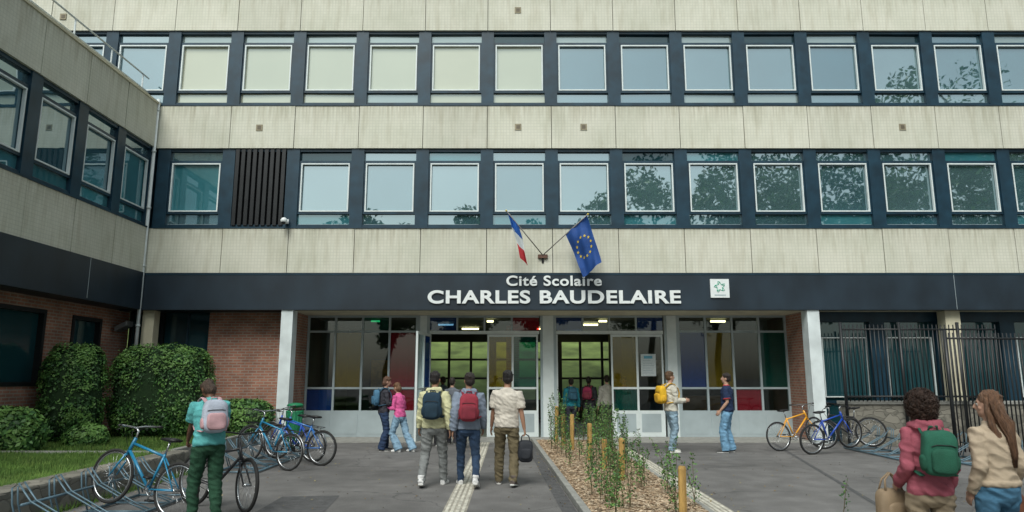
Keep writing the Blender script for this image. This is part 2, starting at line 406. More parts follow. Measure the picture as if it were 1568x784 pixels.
def leaf(x0,x1,cols,f=None):
    f=f or (lambda x,y,z:(x,y,z)); n=2; w=(x1-x0)/n
    def bx(a,b,c,d,m=WHITEF,t=.055): e.box(a,b,EY-t/2,EY+t/2,c,d,m,f)
    bx(x0,x0+.05,.02,2.92); bx(x1-.05,x1,.02,2.92); bx(x0+.05,x1-.05,2.85,2.92); bx(x0+.05,x1-.05,.02,.75); bx(x0+.05,x1-.05,z3-.03,z3+.03)
    bx(x0+w-.03,x0+w+.03,.75,2.85,t=.06)
    bx(x0+.12,x0+w-.08,.15,.66,GREYF,t=.07); bx(x0+w+.08,x1-.12,.15,.66,GREYF,t=.07)
    bx(x0+.06,x0+.09,1.0,1.3,BLACKM,t=.16)
    for i in range(2):
        for a,b,m in ((.75,z3,cols[i][1]),(z3,2.85,cols[i][0])):
            eg.quad(f(x0+w*i,EY,a),f(x0+w*(i+1),EY,a),f(x0+w*(i+1),EY,b),f(x0+w*i,EY,b),m)
leaf(ex(746),ex(824),[(GY,C),(GG,C)]); leaf(ex(936),ex(1016),[(GY,GG),(C,C)])
def swing(px,ang):
    ca,sa=math.cos(ang),math.sin(ang)
    return lambda x,y,z:(px+(x-px)*ca-(y-EY)*sa,EY+(x-px)*sa+(y-EY)*ca,z)
leaf(ex(658),ex(738),[(GB,GB),(C,C)],swing(ex(658),math.radians(-97)))
leaf(ex(853),ex(930),[(C,C),(C,C)],swing(ex(853),math.radians(96)))
PAPER=mat('paper',(.5,.55,.55),.7,.1,30)
e.box(ex(981),ex(1004),EY-.06,EY-.045,1.72,2.35,PAPER)
for k in range(6): e.box(ex(984),ex(1001)-.05*(k%3),EY-.063,EY-.0605,1.8+k*.07,1.82+k*.07,GREYF)
e.box(ex(986),ex(999),EY-.063,EY-.0605,2.22,2.30,mat('poster_blue',(.1,.3,.4)))
e.obj('entrance_frames',bld); eg.obj('entrance_glass',bld)
# ---- hall interior
h=MB()
HF=mat('hall_floor',(.13,.125,.11),.3,.3,2); HW=mat('hall_wall',(.060,.075,.065),.7,.35,1); HC=mat('hall_ceiling',(.13,.14,.12),.8)
h.box(-6.1,8.1,EY+.06,28.5,-.05,.012,HF); h.box(-6.1,8.1,20.31,28.5,3.48,3.6,HC)
h.box(-6.3,-6.1,20.36,28.5,0,3.6,HW); h.box(8.1,8.3,20.36,28.5,0,3.6,HW)
h.box(-6.1,8.1,28.4,28.5,0,.8,HW); h.box(-6.1,8.1,28.4,28.5,3.1,3.48,HW)
for k in range(17):
    x=-6.1+k*.887
    w_=.05 if k%3 else .14
    h.box(x-w_,x+w_,28.38,28.46,.8,3.1,BLACKM)
for z in (1.6,2.35): h.box(-6.1,8.1,28.385,28.45,z,z+.08,BLACKM)
h.box(-6.1,-3.4,26,28.3,.02,3.47,HW); h.box(4.4,8.1,25.4,28.3,.02,3.47,HW)
h.box(-.2,.25,24.2,24.65,.02,3.47,BRICK); h.box(3.4,3.8,24.2,24.6,.02,3.47,HW); h.box(-3.6,-3.2,24.2,24.6,.02,3.47,HW)
h.box(5.0,7.4,22.2,22.9,.02,1.1,mat('reception_desk',(.2,.13,.07)))
for x,c_ in ((-5.2,(.5,.3,.05)),(-4.2,(.1,.3,.4)),(5.2,(.5,.45,.35)),(6.4,(.4,.1,.08))):
    h.box(x,x+.7,25.9 if x<0 else 25.3,26.01 if x<0 else 25.41,1.3,2.3,mat('notice_board',c_,.7,.4,6))
h.obj('entrance_hall',bld)
LAMP=mat('fluorescent_lamp',(1,.84,.40),emit=6,var=0); LAMP2=mat('lamp_green',(.35,1,.45),emit=1.6,var=0)
lm=MB()
for (x,y,w,m) in ((ex(1105)*1.06,21.6,.22,LAMP),(ex(925)*1.06,21.5,.12,LAMP),(ex(750)*1.06,21.6,.1,LAMP),(ex(572)*1.06,21.5,.13,LAMP2),(1.2,25,.3,LAMP),(-1.5,25,.3,LAMP),(-2.2,23,.25,LAMP),(2.6,23,.25,LAMP),(2.4,27,.3,LAMP)):
    lm.box(x-w,x+w,y,y+.10,3.38,3.43,m)
lm.obj('hall_lamps',bld)
# ---- lettering
def text(body,cx,cz,h,w,m,name,par,off=.012):
    cu=bpy.data.curves.new(name,'FONT'); cu.body=body; cu.align_x='CENTER'; cu.align_y='CENTER'; cu.size=1; cu.extrude=.02; cu.offset=off; cu.space_character=1.08
    cu.materials.append(m); o=bpy.data.objects.new(name,cu); COL.objects.link(o); bpy.context.view_layer.update()
    d=o.dimensions; o.scale=(w/d.x,h/d.y,1); o.rotation_euler=(math.pi/2,0,0); o.location=(cx,FY-.115,cz); o.parent=par
sg=empty('school_name_sign')
WL=mat('white_letter',(.70,.74,.74),.4,.06)
text('CHARLES BAUDELAIRE',1.12,3.78,.36,6.75,WL,'main_lettering',sg,.03)
text('Cité Scolaire',1.12,4.22,.28,2.55,WL,'upper_lettering',sg,.022)
lg=MB(); lx=(1099-784)*.01763; lz=4.03
lg.box(lx-.25,lx+.25,FY-.13,FY-.095,lz-.25,lz+.25,WL)
LGc=mat('logo_green',(.03,.35,.22),.5)
for i in range(5):
    a=i*2*math.pi/5+.3; a2=a+1.25
    c=V((lx,FY-.134,lz+.04))
    lg.tube([c+V((math.cos(a)*.13,0,math.sin(a)*.13)),c+V((math.cos((a+a2)/2)*.07,0,math.sin((a+a2)/2)*.07)),c+V((math.cos(a2)*.13,0,math.sin(a2)*.13))],.008,LGc,6)
    lg.tube([c+V((math.cos(a)*.13,0,math.sin(a)*.13)),c+V((math.cos(a+.3)*.155,0,math.sin(a+.3)*.155)),c+V((math.cos(a+.6)*.09,0,math.sin(a+.6)*.09))],.008,LGc,6)
lg.box(lx-.15,lx+.15,FY-.133,FY-.1302,lz-.2,lz-.165,GREYF)
lg.obj('logo_sign')
cc=MB(); cx=(440-784)/1060*18.5/.978
cc.box(cx-.06,cx+.06,FY-.12,FY-.07,5.80,5.92,WL); cc.tube([(cx,FY-.1,5.86),(cx,FY-.28,5.86)],.03,WL,8); cc.ell((cx,FY-.3,5.84),(.09,.11,.09),WL); cc.ell((cx,FY-.34,5.79),(.06,.06,.06),BLACKM)
cc.obj('security_camera',smooth=True)
fl=MB(); fl.tube([(XB,18.5,2.95),(XB+.25,18.5,2.95)],.02,BLACKM); fl.box(XB+.12,XB+.42,18.3,18.65,2.82,2.95,STEEL,lambda x,y,z:(x,y,z+(x-XB)*.5)); fl.obj('wall_floodlight',bevel=.01)
# ---------------------------------------------------------------- flags
mount=V((.83,FY-.12,4.93))
BL=mat('flag_blue',(.012,.09,.36),.7,.1); WHf=mat('flag_white',(.62,.66,.66),.7,.05); RDf=mat('flag_red',(.5,.03,.04),.7,.1); BE=mat('flag_eu_blue',(.012,.06,.24),.7,.15); YS=mat('flag_star',(.60,.45,.05),.6,.05)
WOODP=mat('pole_grey',(.22,.21,.20),.5)
def flag(name,tip,fly,fold,kind,hoist=.66,length=1.15):
    pole=MB(); pole.tube([mount,tip],.015,WOODP,8); pole.ell(tip,(.025,.025,.025),YS)
    hd=(mount-tip).normalized(); par=empty(name); pole.obj('pole',par,True)
    mb=MB(); ns,nt_=16,34; fly=V(fly)
    def pos(s,t,o=0):
        p=tip+hd*(.04+s*hoist*(1-.25*t*fold))+fly*(t*length)+V((0,0,-.06*t*t))
        w=math.sin(s*7+t*3)*.06*fold*(.3+t)+math.sin(s*15-t*5)*.025*fold+math.sin(s*4+t*9)*.02
        return p+V((w*.35,w-o,0))
    for i in range(ns):
        for j in range(nt_):
            t=(j+.5)/nt_
            m=BE if kind=='eu' else (BL if t<.36 else WHf if t<.68 else RDf)
            mb.quad(pos(i/ns,j/nt_),pos((i+1)/ns,j/nt_),pos((i+1)/ns,(j+1)/nt_),pos(i/ns,(j+1)/nt_),m)
    if kind=='eu':
        for k in range(12):
            a=k*math.pi/6; cs,ct=.5+.33*math.sin(a),.5+.2*math.cos(a)
            for o in (.008,-.008):
                vs=[pos(cs,ct,o)]
                for q in range(10):
                    r=1 if q%2==0 else .42; b=q*math.pi/5
                    vs.append(pos(cs+.062*r*math.sin(b),ct+.036*r*math.cos(b),o))
                mb.add(vs,[(0,1+q,1+(q+1)%10) for q in range(10)],YS)
    mb.obj('cloth',par,True)
flag('french_flag',V((-.15,17.5,5.95)),(.30,.05,-1),1.3,'fr',.50,1.12)
flag('european_flag',V((1.98,17.6,5.88)),(.30,.0,-1),.7,'eu',.78,1.18)
fm=MB(); fm.box(.70,.96,FY-.14,FY-.07,4.85,4.95,mat('rust_bracket',(.12,.06,.04))); fm.tube([mount,mount+V((0,.05,-.2))],.03,BLACKM); fm.obj('flagpole_bracket',bevel=.005)
# ---------------------------------------------------------------- ground
ASPH=asphaltmat()
gr=MB(); gr.quad((-400,-400,0),(400,-400,0),(400,500,0),(-400,500,0),ASPH); gr.obj('ground')
GRASSM=mat('lawn_soil',(.07,.12,.03),.95,.4,3,.6,60)
bl=MB()
bl.box(-10.55,-6.2,3,12.6,0,.36,GRASSM); bl.box(-10.58,-6.75,13.1,19.1,0,.28,GRASSM)
bl.box(-40,-10.9,-10,5.4,0,.3,GRASSM)
bl.obj('lawn')
sw=MB(); sw.box(-6.2,-5.8,3,12.9,0,.40,STONE); sw.obj('low_stone_wall',bevel=.03)
kb=MB(); KC=mat('kerb_concrete',(.26,.26,.24),.85,.2,6,.3)
kb.box(-10.55,-6.2,12.62,12.9,0,.39,KC); kb.box(-10.55,-6.6,12.95,13.1,0,.3,KC); kb.box(-6.74,-6.6,13.1,19.1,0,.3,KC); kb.obj('lawn_kerb',bevel=.015)
def edge(y): return .50+(19.3-y)*.035
CH=MB(); WCH=mat('wood_chip_mulch',(.34,.24,.15),.9,.5,22,1,60)
CH.quad((edge(2)+.1,2,.045),(2.42,2,.045),(2.42,19.0,.045),(edge(19)+.1,19.0,.045),WCH)
chm=[mat('chip_a',(.46,.34,.22),.85,.3),mat('chip_b',(.27,.18,.11),.85,.3),mat('chip_c',(.56,.45,.32),.85,.2)]
for k in range(20000):
    y=19-(R()**.7)*11.5; x=U(edge(y)+.1,2.42); a=U(0,6.3); l=U(.015,.04); w=U(.006,.014); t=U(-.5,.5)
    dx,dy=math.cos(a)*l,math.sin(a)*l; ex_,ey_=-math.sin(a)*w,math.cos(a)*w; z=.055+R()*.02
    CH.quad((x-dx-ex_,y-dy-ey_,z-t*.01),(x+dx-ex_,y+dy-ey_,z+t*.012),(x+dx+ex_,y+dy+ey_,z+t*.012+.004),(x-dx+ex_,y-dy+ey_,z-t*.01),random.choice(chm))
CH.obj('mulch_planting_bed')
kk=MB()
kk.add([(edge(2),2,0),(edge(2)+.1,2,0),(edge(19.1)+.1,19.1,0),(edge(19.1),19.1,0),(edge(2),2,.09),(edge(2)+.1,2,.09),(edge(19.1)+.1,19.1,.09),(edge(19.1),19.1,.09)],[(0,3,2,1),(4,5,6,7),(0,1,5,4),(1,2,6,5),(2,3,7,6),(3,0,4,7)],KC)
kk.box(2.42,2.5,2,19.1,0,.07,KC); kk.box(edge(19.1),2.5,19.1,19.2,0,.08,KC)
kk.obj('bed_kerb',bevel=.01)
PAINT=mat('worn_white_paint',(.50,.48,.41),.8,.35,9)
SB=mat('strip_base',(.33,.31,.26),.85,.3,6)
tp=MB()
for xs in (-.86,2.56):
    for k in range(4):
        x=xs+k*.07
        y=2
        while y<19.3:
            tp.box(x,x+.04,y,min(y+1.18,19.3),0.0,.009,PAINT); y+=1.2
    tp.quad((xs-.03,2,.004),(xs+.28,2,.004),(xs+.28,19.4,.004),(xs-.03,19.4,.004),SB)
tp.obj('tactile_strip')
th=MB(); th.box(-5.97,8.0,18.7,20.24,0,.02,KC); th.obj('entrance_threshold')
TAR=mat('dark_asphalt_patch',(.085,.085,.087),.8,.25,8,.4,120)
pt=MB(); pt.quad((edge(2)-.22,2,.004),(edge(2)-.02,2,.004),(edge(19)-.02,19,.004),(edge(19)-.2,19,.004),TAR); pt.quad((4.5,8,.004),(4.58,8,.004),(6.86,18.7,.004),(6.78,18.7,.004),TAR); pt.quad((-3.2,7,.004),(-2.2,7,.004),(-2.5,10.5,.004),(-3.3,10.4,.004),TAR)
pt.obj('asphalt_patch')
lf=MB(); LFm=[mat('dry_leaf_a',(.22,.15,.06),.8),mat('dry_leaf_b',(.30,.26,.12),.8),mat('dry_leaf_c',(.10,.07,.04),.8)]
for _ in range(900):
    x=random.choice((U(-5.7,.4),U(2.9,12))); y=U(8,18.6); a=U(0,6.3); l=U(.008,.026)
    if R()<.4: x=random.choice((edge(y)-.06,2.9,-5.6))+random.gauss(0,.12)
    lf.quad((x,y,.008),(x+l*math.cos(a),y+l*math.sin(a),.012),(x+l*1.4*math.cos(a+.7),y+l*1.4*math.sin(a+.7),.02),(x-l*math.sin(a),y+l*math.cos(a),.01),random.choice(LFm))
lf.obj('fallen_leaves')
bc=MB(); GB2=mat('courtyard_grass',(.13,.18,.05),.95,.5,.8,.5,30)
bc.add([(-30,29,.01),(40,29,.01),(40,33,.4),(-30,33,.4),(40,60,9),(-30,60,9)],[(0,1,2,3),(3,2,4,5)],GB2); bc.obj('courtyard_hill')
cp=MB(); cp.add([(-30,34.4,.75),(40,35.2,1.0),(40,36.4,1.33),(-30,35.6,1.1)],[(0,1,2,3)],KC); cp.obj('courtyard_path')
rw=MB(); rw.box(8.35,19,17.7,18.05,0,1.02,STONE); rw.box(8.3,19,17.66,18.09,1.02,1.1,KC); rw.obj('stone_wall',bevel=.01)
def fence(name,p0,p1,z0,z1,step,postevery=14,r=.016):
    f=MB(); p0=V(p0);p1=V(p1); L_=(p1-p0).length; n=int(L_/step); d=(p1-p0)/n
    for i in range(n+1):
        p=p0+d*i
        if i%postevery==0: f.tube([p+V((0,0,0)),p+V((0,0,z1+.06))],.04,BLACKM,8)
        else: f.tube([p+V((0,0,z0)),p+V((0,0,z1))],[r,r],BLACKM,6)
    for z in (z0+.12,z1-.12): f.tube([p0+V((0,0,z)),p1+V((0,0,z))],.022,BLACKM,6)
    return f.obj(name,smooth=True)
fence('metal_fence',(8.3,17.55,0),(12.2,17.55,0),1.1,3.0,.105)
fence('metal_gate',(9.45,15.2,0),(11.4,15.4,0),.12,2.65,.095,20)
fence('metal_gate',(11.5,15.4,0),(15.5,15.0,0),.12,2.65,.095,20)
# ---------------------------------------------------------------- vegetation
LG=[mat('leaf_dark',(.026,.078,.022),.55,.3,4),mat('leaf_mid',(.058,.15,.034),.55,.3,4),mat('leaf_light',(.11,.22,.05),.55,.3,4)]
def leafquad(mb,p,nrm,sz,m):
    nrm=nrm.normalized(); a=nrm.orthogonal().normalized(); a=Matrix.Rotation(U(0,6.28),3,nrm)@a; b=nrm.cross(a)
    mb.add([p-a*sz,p+b*sz*.5,p+a*sz,p-b*sz*.5],[(0,1,2,3)],m)
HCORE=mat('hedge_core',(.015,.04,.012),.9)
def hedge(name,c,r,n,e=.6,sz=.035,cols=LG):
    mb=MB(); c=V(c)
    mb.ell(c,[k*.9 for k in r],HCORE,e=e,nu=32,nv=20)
    def pw(v): return math.copysign(abs(v)**e,v)
    for _ in range(n):
        d=V((random.gauss(0,1),random.gauss(0,1),random.gauss(0,1))).normalized()
        th=math.asin(d.z); ph=math.atan2(d.y,d.x)
        p=V((r[0]*pw(math.cos(th))*pw(math.cos(ph)),r[1]*pw(math.cos(th))*pw(math.sin(ph)),r[2]*pw(math.sin(th))))
        k=.9+.14*R()+.10*noise.noise((c+p)*2.2); q=c+p*k
        if R()<.02: q=c+p*(k+U(.03,.10))
        if q.z<.2: continue
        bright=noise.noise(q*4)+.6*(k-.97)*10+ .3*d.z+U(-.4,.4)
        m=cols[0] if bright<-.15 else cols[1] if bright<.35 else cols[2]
        nn=V((d.x,d.y,d.z))+V((U(-.8,.8),U(-.8,.8),U(-.3,.9)))
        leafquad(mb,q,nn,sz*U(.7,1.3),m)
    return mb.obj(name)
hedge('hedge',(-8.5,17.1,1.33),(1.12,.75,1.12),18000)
hedge('hedge',(-9.78,15.7,1.33),(.60,.5,1.10),12000)
hedge('shrub',(-9.75,13.6,.62),(.8,.45,.5),6000,e=.9,sz=.05)
hedge('shrub',(-8.9,14.9,.45),(.45,.3,.28),2000,e=1,sz=.05)
hedge('shrub',(-6.9,18.3,.65),(.75,.45,.5),4500,e=.9,sz=.045)
rl=mat('leaf_red',(.25,.03,.02),.6)
hedge('shrub',(-9.9,12.95,.55),(.4,.25,.35),1000,e=1,sz=.04,cols=[LG[0],LG[1],rl])
gm=[mat('grass_a',(.085,.165,.03),.8,.3,2),mat('grass_b',(.15,.23,.05),.8,.3,2),mat('grass_c',(.06,.125,.025),.8,.3,2)]
gb=MB()
def blades(x0,x1,y0,y1,z,n,h=.07,w=.006):
    for _ in range(n):
        x,y=U(x0,x1),U(y0,y1); hh=h*U(.5,1.3)*(1+.5*noise.noise(V((x,y,0))*1.5)); a=U(0,3.14); dx,dy=math.cos(a)*w,math.sin(a)*w
        m=gm[0 if noise.noise(V((x*1.2,y*1.2,3)))+U(-.4,.4)<.1 else (1 if R()<.6 else 2)]
        gb.add([(x-dx,y-dy,z),(x+dx,y+dy,z),(x+U(-.03,.03),y+U(-.03,.03),z+hh)],[(0,1,2)],m)
blades(-10.5,-6.2,8.0,12.6,.355,36000); blades(-10.5,-6.76,13.1,18.8,.275,16000,.08,.009)
for _ in range(500):
    y=U(8,12.9); x=-5.78+abs(random.gauss(0,.04)); gb.add([(x-.006,y,0),(x+.006,y,0),(x+U(-.04,.04),y+U(-.03,.03),U(.03,.14))],[(0,1,2)],gm[0])
    x=-6.2+random.gauss(0,.05); gb.add([(x-.006,y,.36),(x+.006,y,.36),(x+U(-.02,.09),y+U(-.03,.03),.36+U(.05,.16))],[(0,1,2)],gm[0])
gb.obj('grass')
def sapling(x,y,hgt,dens=1.0,z0=.05):
    mb=MB(); ST=bpy.data.materials.get('stem') or mat('stem',(.10,.08,.04),.8)
    for s_ in range(random.choice((1,2,2,3))):
        a=U(0,6.28); sp_=U(.05,.22); H_=hgt*U(.7,1.05); pts=[V((x,y,z0))]
        for k in range(1,7):
            t=k/6; pts.append(V((x+math.cos(a)*sp_*t*t+U(-.012,.012),y+math.sin(a)*sp_*t*t+U(-.012,.012),z0+H_*t)))
        mb.tube(pts,[.007*(1-.75*i/6) for i in range(7)],ST,5)
        for _ in range(int(95*hgt*dens)):
            t=.12+.88*R(); i=min(int(t*6),5); p=pts[i].lerp(pts[i+1],t*6-i)
            q=p+V((U(-1,1),U(-1,1),U(-.2,.8)))*(.085*(1.25-t))
            leafquad(mb,q,V((U(-1,1),U(-1,1),U(.1,1))),U(.011,.028),random.choice(LG))
    mb.obj('sapling')
random.seed(21)
for k in range(50):
    y=18.6-10.0*(k/49)+U(-.2,.2); x=U(edge(y)+.3,2.3)
    sapling(x,y,U(.65,1.3) if y>12 else U(.45,1.0))
sapling(.95+.6,13.2,1.35,1.3); sapling(1.9,12.0,1.1,1.2); sapling(2.2,10.2,1.0,1.2); sapling(1.0,16.5,1.4,1.2); sapling(2.35,9.3,.8)
sapling(1.05,15.2,1.4,1.2); sapling(3.45,7.6,.9,.6,0)
WD=mat('stake_wood',(.40,.25,.08),.8,.3,4,.5,30,stretch=(6,6,1))
for x,y,hh in ((2.0,8.5,.66),(1.77,11.6,.72),(1.55,14.3,.78),(1.38,16.4,.85),(1.15,18.4,.95),(1.25,17.4,.8),(1.66,12.9,.6)):
    s_=MB(); w=.048; s_.tube([(x,y,0),(x+.01,y,hh-.03),(x+.012,y,hh)],[w,w,w*.8],WD,10); s_.obj('wooden_stake',smooth=False)
def tree(name,x,y,H,cr,n=5500,seed=0):
    random.seed(seed); mb=MB(); BK=bpy.data.materials.get('bark') or mat('bark',(.09,.075,.055),.9,.3,3,.8,12,stretch=(3,3,.6))
    tr=[V((x+U(-.2,.2)*k,y+U(-.2,.2)*k,H*.8*k/5)) for k in range(6)]
    mb.tube(tr,[.28*(1-.8*k/5) for k in range(6)],BK,10)
    cl=[]
    for k in range(24):
        a=U(0,6.28); b=tr[0].lerp(tr[5],U(.35,.95)); L_=cr*U(.3,1.0); e_=b+V((math.cos(a)*L_,math.sin(a)*L_,U(.1,.6)*L_+.2))
        mb.tube([b,b.lerp(e_,.5)+V((0,0,-.15)),e_],[.08,.05,.02],BK,6); cl.append((e_,cr*U(.25,.42)))
    cl.append((tr[5]+V((0,0,H*.12)),cr*.4))
    for _ in range(n):
        c,r=random.choice(cl); d=V((random.gauss(0,1),random.gauss(0,1),random.gauss(0,.75))).normalized()*r*(R()**.5)
        leafquad(mb,c+d,V((U(-1,1),U(-1,1),U(-.2,1))),U(.12,.24),LG[0 if R()<.45 else 1 if R()<.75 else 2])
    mb.obj(name)
for i,(x,y,H,cr) in enumerate(((-8.3,-8,13.0,2.6),(-3.6,-8.5,13.4,2.6),(9.7,-8,16.0,3.6),(15,-9,18,4.6),(20.5,-9,19.5,5),(26,-8,21,5),(32,-9,23.5,6),(39,-9,25,6),(2.5,-9,12.2,2.4))):
    tree('tree',x,y,H,cr,9000,40+i)
random.seed(5)
# ---------------------------------------------------------------- bicycles
RUB=mat('tyre_rubber',(.018,.018,.018),.8); CHR=mat('bike_chrome',(.5,.52,.54),.25,.05,metal=.9); SAD=mat('saddle_black',(.015,.015,.016),.5)
def bike(name,rear,front,col,basket=False,lean=0,mtb=False,fender=False,steer=0):
    F=mat(name+'_paint',col,.3,.1,4,spec=.6); mb=MB(); Rw=.335
    def wheel(c,rot=0):
        cx=V(c); Mx=Matrix.Rotation(rot,4,'Z')
        def w(a,r,y=0): return cx+(Mx@V((math.cos(a)*r,y,math.sin(a)*r)))
        n=32
        mb.tube([w(2*math.pi*i/n,Rw-.018) for i in range(n)],.024 if mtb else .019,RUB,8,closed=True)
        mb.tube([w(2*math.pi*i/n,Rw-.042) for i in range(n)],.011,CHR,6,closed=True)
        for i in range(20):
            a=2*math.pi*i/20; y=.025*(1 if i%2 else -1)
            mb.tube([w(a+.5,.02,y),w(a,Rw-.045)],.0016,CHR,4)
        mb.tube([w(0,0,-.055),w(0,0,.055)],.02,CHR,8)
        if fender:
            mb.tube([w(math.radians(a),Rw+.018) for a in range(10,190,15)],[(.022,.004)]*12,CHR,6,ref=(0,1,0))
    hub=(0,0,Rw); fh=(1.04,0,Rw)
    wheel(hub); wheel(fh,steer)
    bb=V((.42,0,.28)); sc_=V((.30,0,.72)); ht=V((.83,0,.80)); hb=V((.87,0,.68))
    t=.017
    mb.tube([bb,hb],t+.003,F); mb.tube([sc_-V((0,0,.03)),ht-V((0,0,.03))],t,F); mb.tube([bb,sc_],t,F); mb.tube([hb-V((-.02,0,.05)),ht+V((-.01,0,.04))],.022,F)
    for s_ in (-1,1):
        mb.tube([bb+V((0,.02*s_,0)),(0.0,.055*s_,Rw)],.010,F); mb.tube([sc_+V((0,.015*s_,-.04)),(0,.055*s_,Rw)],.009,F)
        mb.tube([hb+V((.02,.03*s_,-.06)),V((.95,.05*s_,.5)),(1.04,.055*s_,Rw)],[.014,.012,.009],F)
    mb.tube([hb+V((.02,-.04,-.06)),hb+V((.02,.04,-.06))],.016,F)
    mb.tube([sc_,V((.27,0,.88))],.013,CHR)
    mb.tube([(.14,0,.905),(.24,0,.90),(.36,0,.895),(.42,0,.89)],[(.07,.02),(.075,.03),(.03,.022),(.012,.012)],SAD,10,ref=(0,1,0))
    mb.tube([ht,V((.81,0,.93)),V((.87,0,.96))],.013,CHR)
    b0=V((.87,0,.96)); cs=[V((-.06,-.3,.03)),V((0,-.15,.02)),V((.0,0,0)),V((0,.15,.02)),V((-.06,.3,.03))]
    Ms=Matrix.Rotation(steer,3,'Z')
    mb.tube([b0+Ms@c for c in cs],.011,BLACKM if mtb else CHR)
    for s_ in (0,4): mb.tube([b0+Ms@cs[s_],b0+Ms@(cs[s_]+V((-.03,-.05 if s_==0 else .05,0)))],.017,SAD)
    for s_ in (-1,1):
        mb.tube([b0+Ms@V((.0,.2*s_,.0)),b0+Ms@V((.05,.24*s_,-.04))],.006,SAD,5)
        mb.tube([b0+Ms@V((.0,.18*s_,.0)),b0+V((.1,.06*s_,-.06)),hb+V((0,.02*s_,0))],.003,SAD,5)
    n=24; mb.tube([bb+V((math.cos(2*math.pi*i/n)*.085,-.05,math.sin(2*math.pi*i/n)*.085)) for i in range(n)],.006,CHR,5,closed=True)
    mb.tube([bb+V((0,-.06,0)),bb+V((0,.06,0))],.02,CHR); ca=U(0,3)
    for s_ in (-1,1):
        q=bb+V((math.cos(ca)*.16*s_,.07*s_,math.sin(ca)*.16*s_)); mb.tube([bb+V((0,.06*s_,0)),q],.009,CHR,6); mb.box(q.x-.04,q.x+.04,min(q.y,q.y+.08*s_),max(q.y,q.y+.08*s_),q.z-.01,q.z+.01,SAD)
    for z in (.083,-.083): mb.tube([bb+V((0,-.05,z)),(0,-.05,Rw+z*.4)],.004,SAD,5)
    for i in range(5): mb.tube([bb+V((0,-.05,0)),bb+V((math.cos(i*1.257)*.085,-.05,math.sin(i*1.257)*.085))],.006,CHR,4)
    if fender:
        mb.tube([(-.25,-.05,.72),(.25,-.05,.72)],.006,BLACKM); mb.tube([(-.25,.05,.72),(.25,.05,.72)],.006,BLACKM)
        for xx in (-.25,-.1,.1): mb.tube([(xx,-.05,.72),(xx,.05,.72)],.005,BLACKM)
        for s_ in (-1,1): mb.tube([(-.15,.05*s_,.72),(0,.055*s_,Rw)],.005,BLACKM)
    if basket:
        x0,x1,z0,z1=.92,1.18,.72,.97
        for z in (z0,(z0+z1)/2,z1):
            o=.02*(z-z0)/.25; mb.tube([(x0-o,-.16-o,z),(x1+o,-.16-o,z),(x1+o,.16+o,z),(x0-o,.16+o,z)],.005,BLACKM,5,closed=True)
        for i in range(8):
            y=-.16+i*.32/7
            for xx in (x0,x1): mb.tube([(xx,y,z0),(xx,y,z1)],.003,BLACKM,4)
            mb.tube([(x0,y,z0),(x1,y,z0)],.003,BLACKM,4)
        for i in range(6):
            xx=x0+i*.26/5
            for y in (-.16,.16): mb.tube([(xx,y,z0),(xx,y,z1)],.003,BLACKM,4)
    r=V(rear); f=V(front); X=(f-r).normalized(); Y=V((0,0,1)).cross(X).normalized(); Z=X.cross(Y)
    M3=Matrix((X,Y,Z)).transposed(); M3=M3@Matrix.Rotation(lean,3,'X')
    return mb.obj(name,smooth=True,M=Matrix.Translation(r)@M3.to_4x4())
bike('bicycle',(-4.15,8.80,0),(-5.2,9.15,.14),(.015,.18,.33),lean=.10)
bike('bicycle',(-4.30,9.75,0),(-3.36,9.2,0),(.03,.03,.035),mtb=True,lean=-.05,steer=-.3)
bike('bicycle',(-4.15,13.2,0),(-5.1,13.7,.12),(.02,.19,.34),basket=True,fender=True,lean=.08)
bike('bicycle',(-4.05,14.5,0),(-5.0,14.9,.10),(.02,.08,.45),fender=True,lean=-.1)
bike('bicycle',(-3.75,13.95,0),(-4.75,14.3,.1),(.015,.12,.38),lean=.05,mtb=True)
bike('bicycle',(6.25,16.6,0),(7.25,16.9,.1),(.70,.32,.02),lean=-.08,fender=False,steer=.2)
bike('bicycle',(6.7,15.9,0),(7.7,16.2,.12),(.01,.06,.38),lean=.1,mtb=True)
bike('bicycle',(8.4,16.6,.1),(7.4,17.1,0),(.02,.02,.025),lean=.05,mtb=True)
RK=mat('rack_blue_grey_steel',(.09,.15,.19),.4,.2,5,metal=.2)
def rack(x,y0,n,step,sgn):
    mb=MB(); L_=n*step
    for xx in (x,x+sgn*.75): mb.tube([(xx,y0,.03),(xx,y0+L_,.03)],.02,RK)
    mb.tube([(x,y0,.32),(x,y0+L_,.32)],.017,RK)
    for i in range(n+1):
        y=y0+i*step
        mb.tube([(x+sgn*.75,y,.03),(x,y,.03)],.014,RK)
        for o in (0,.09):
            mb.tube([(x+sgn*.75,y+o,.04),(x+sgn*.55,y+o,.12),(x+sgn*.1,y+o,.36),(x-sgn*.05,y+o,.55),(x-sgn*.12,y+o,.5),(x-sgn*.1,y+o,.33),(x,y+o,.05)],.011,RK,6)
    mb.obj('bike_rack',smooth=True)
rack(-5.35,7.9,4,.62,1); rack(-5.3,12.8,5,.62,1); rack(8.7,14.6,4,.62,-1)
rack(9.6,13.6,3,.55,-1)
bn=MB(); GRN=mat('bin_green',(.01,.16,.07),.5,.15)
bx,by=-5.02,16.4
bn.tube([(bx,by,.12),(bx,by,.55),(bx,by,.9),(bx,by,.93)],[.15,.18,.2,.2],GRN,20); bn.tube([(bx,by,0),(bx,by,.12)],.05,BLACKM); bn.ell((bx,by,1.05),(.19,.19,.06),GRN); 
for a in range(3): bn.tube([(bx+math.cos(a*2.1)*.16,by+math.sin(a*2.1)*.16,.9),(bx+math.cos(a*2.1)*.16,by+math.sin(a*2.1)*.16,1.05)],.012,GRN)
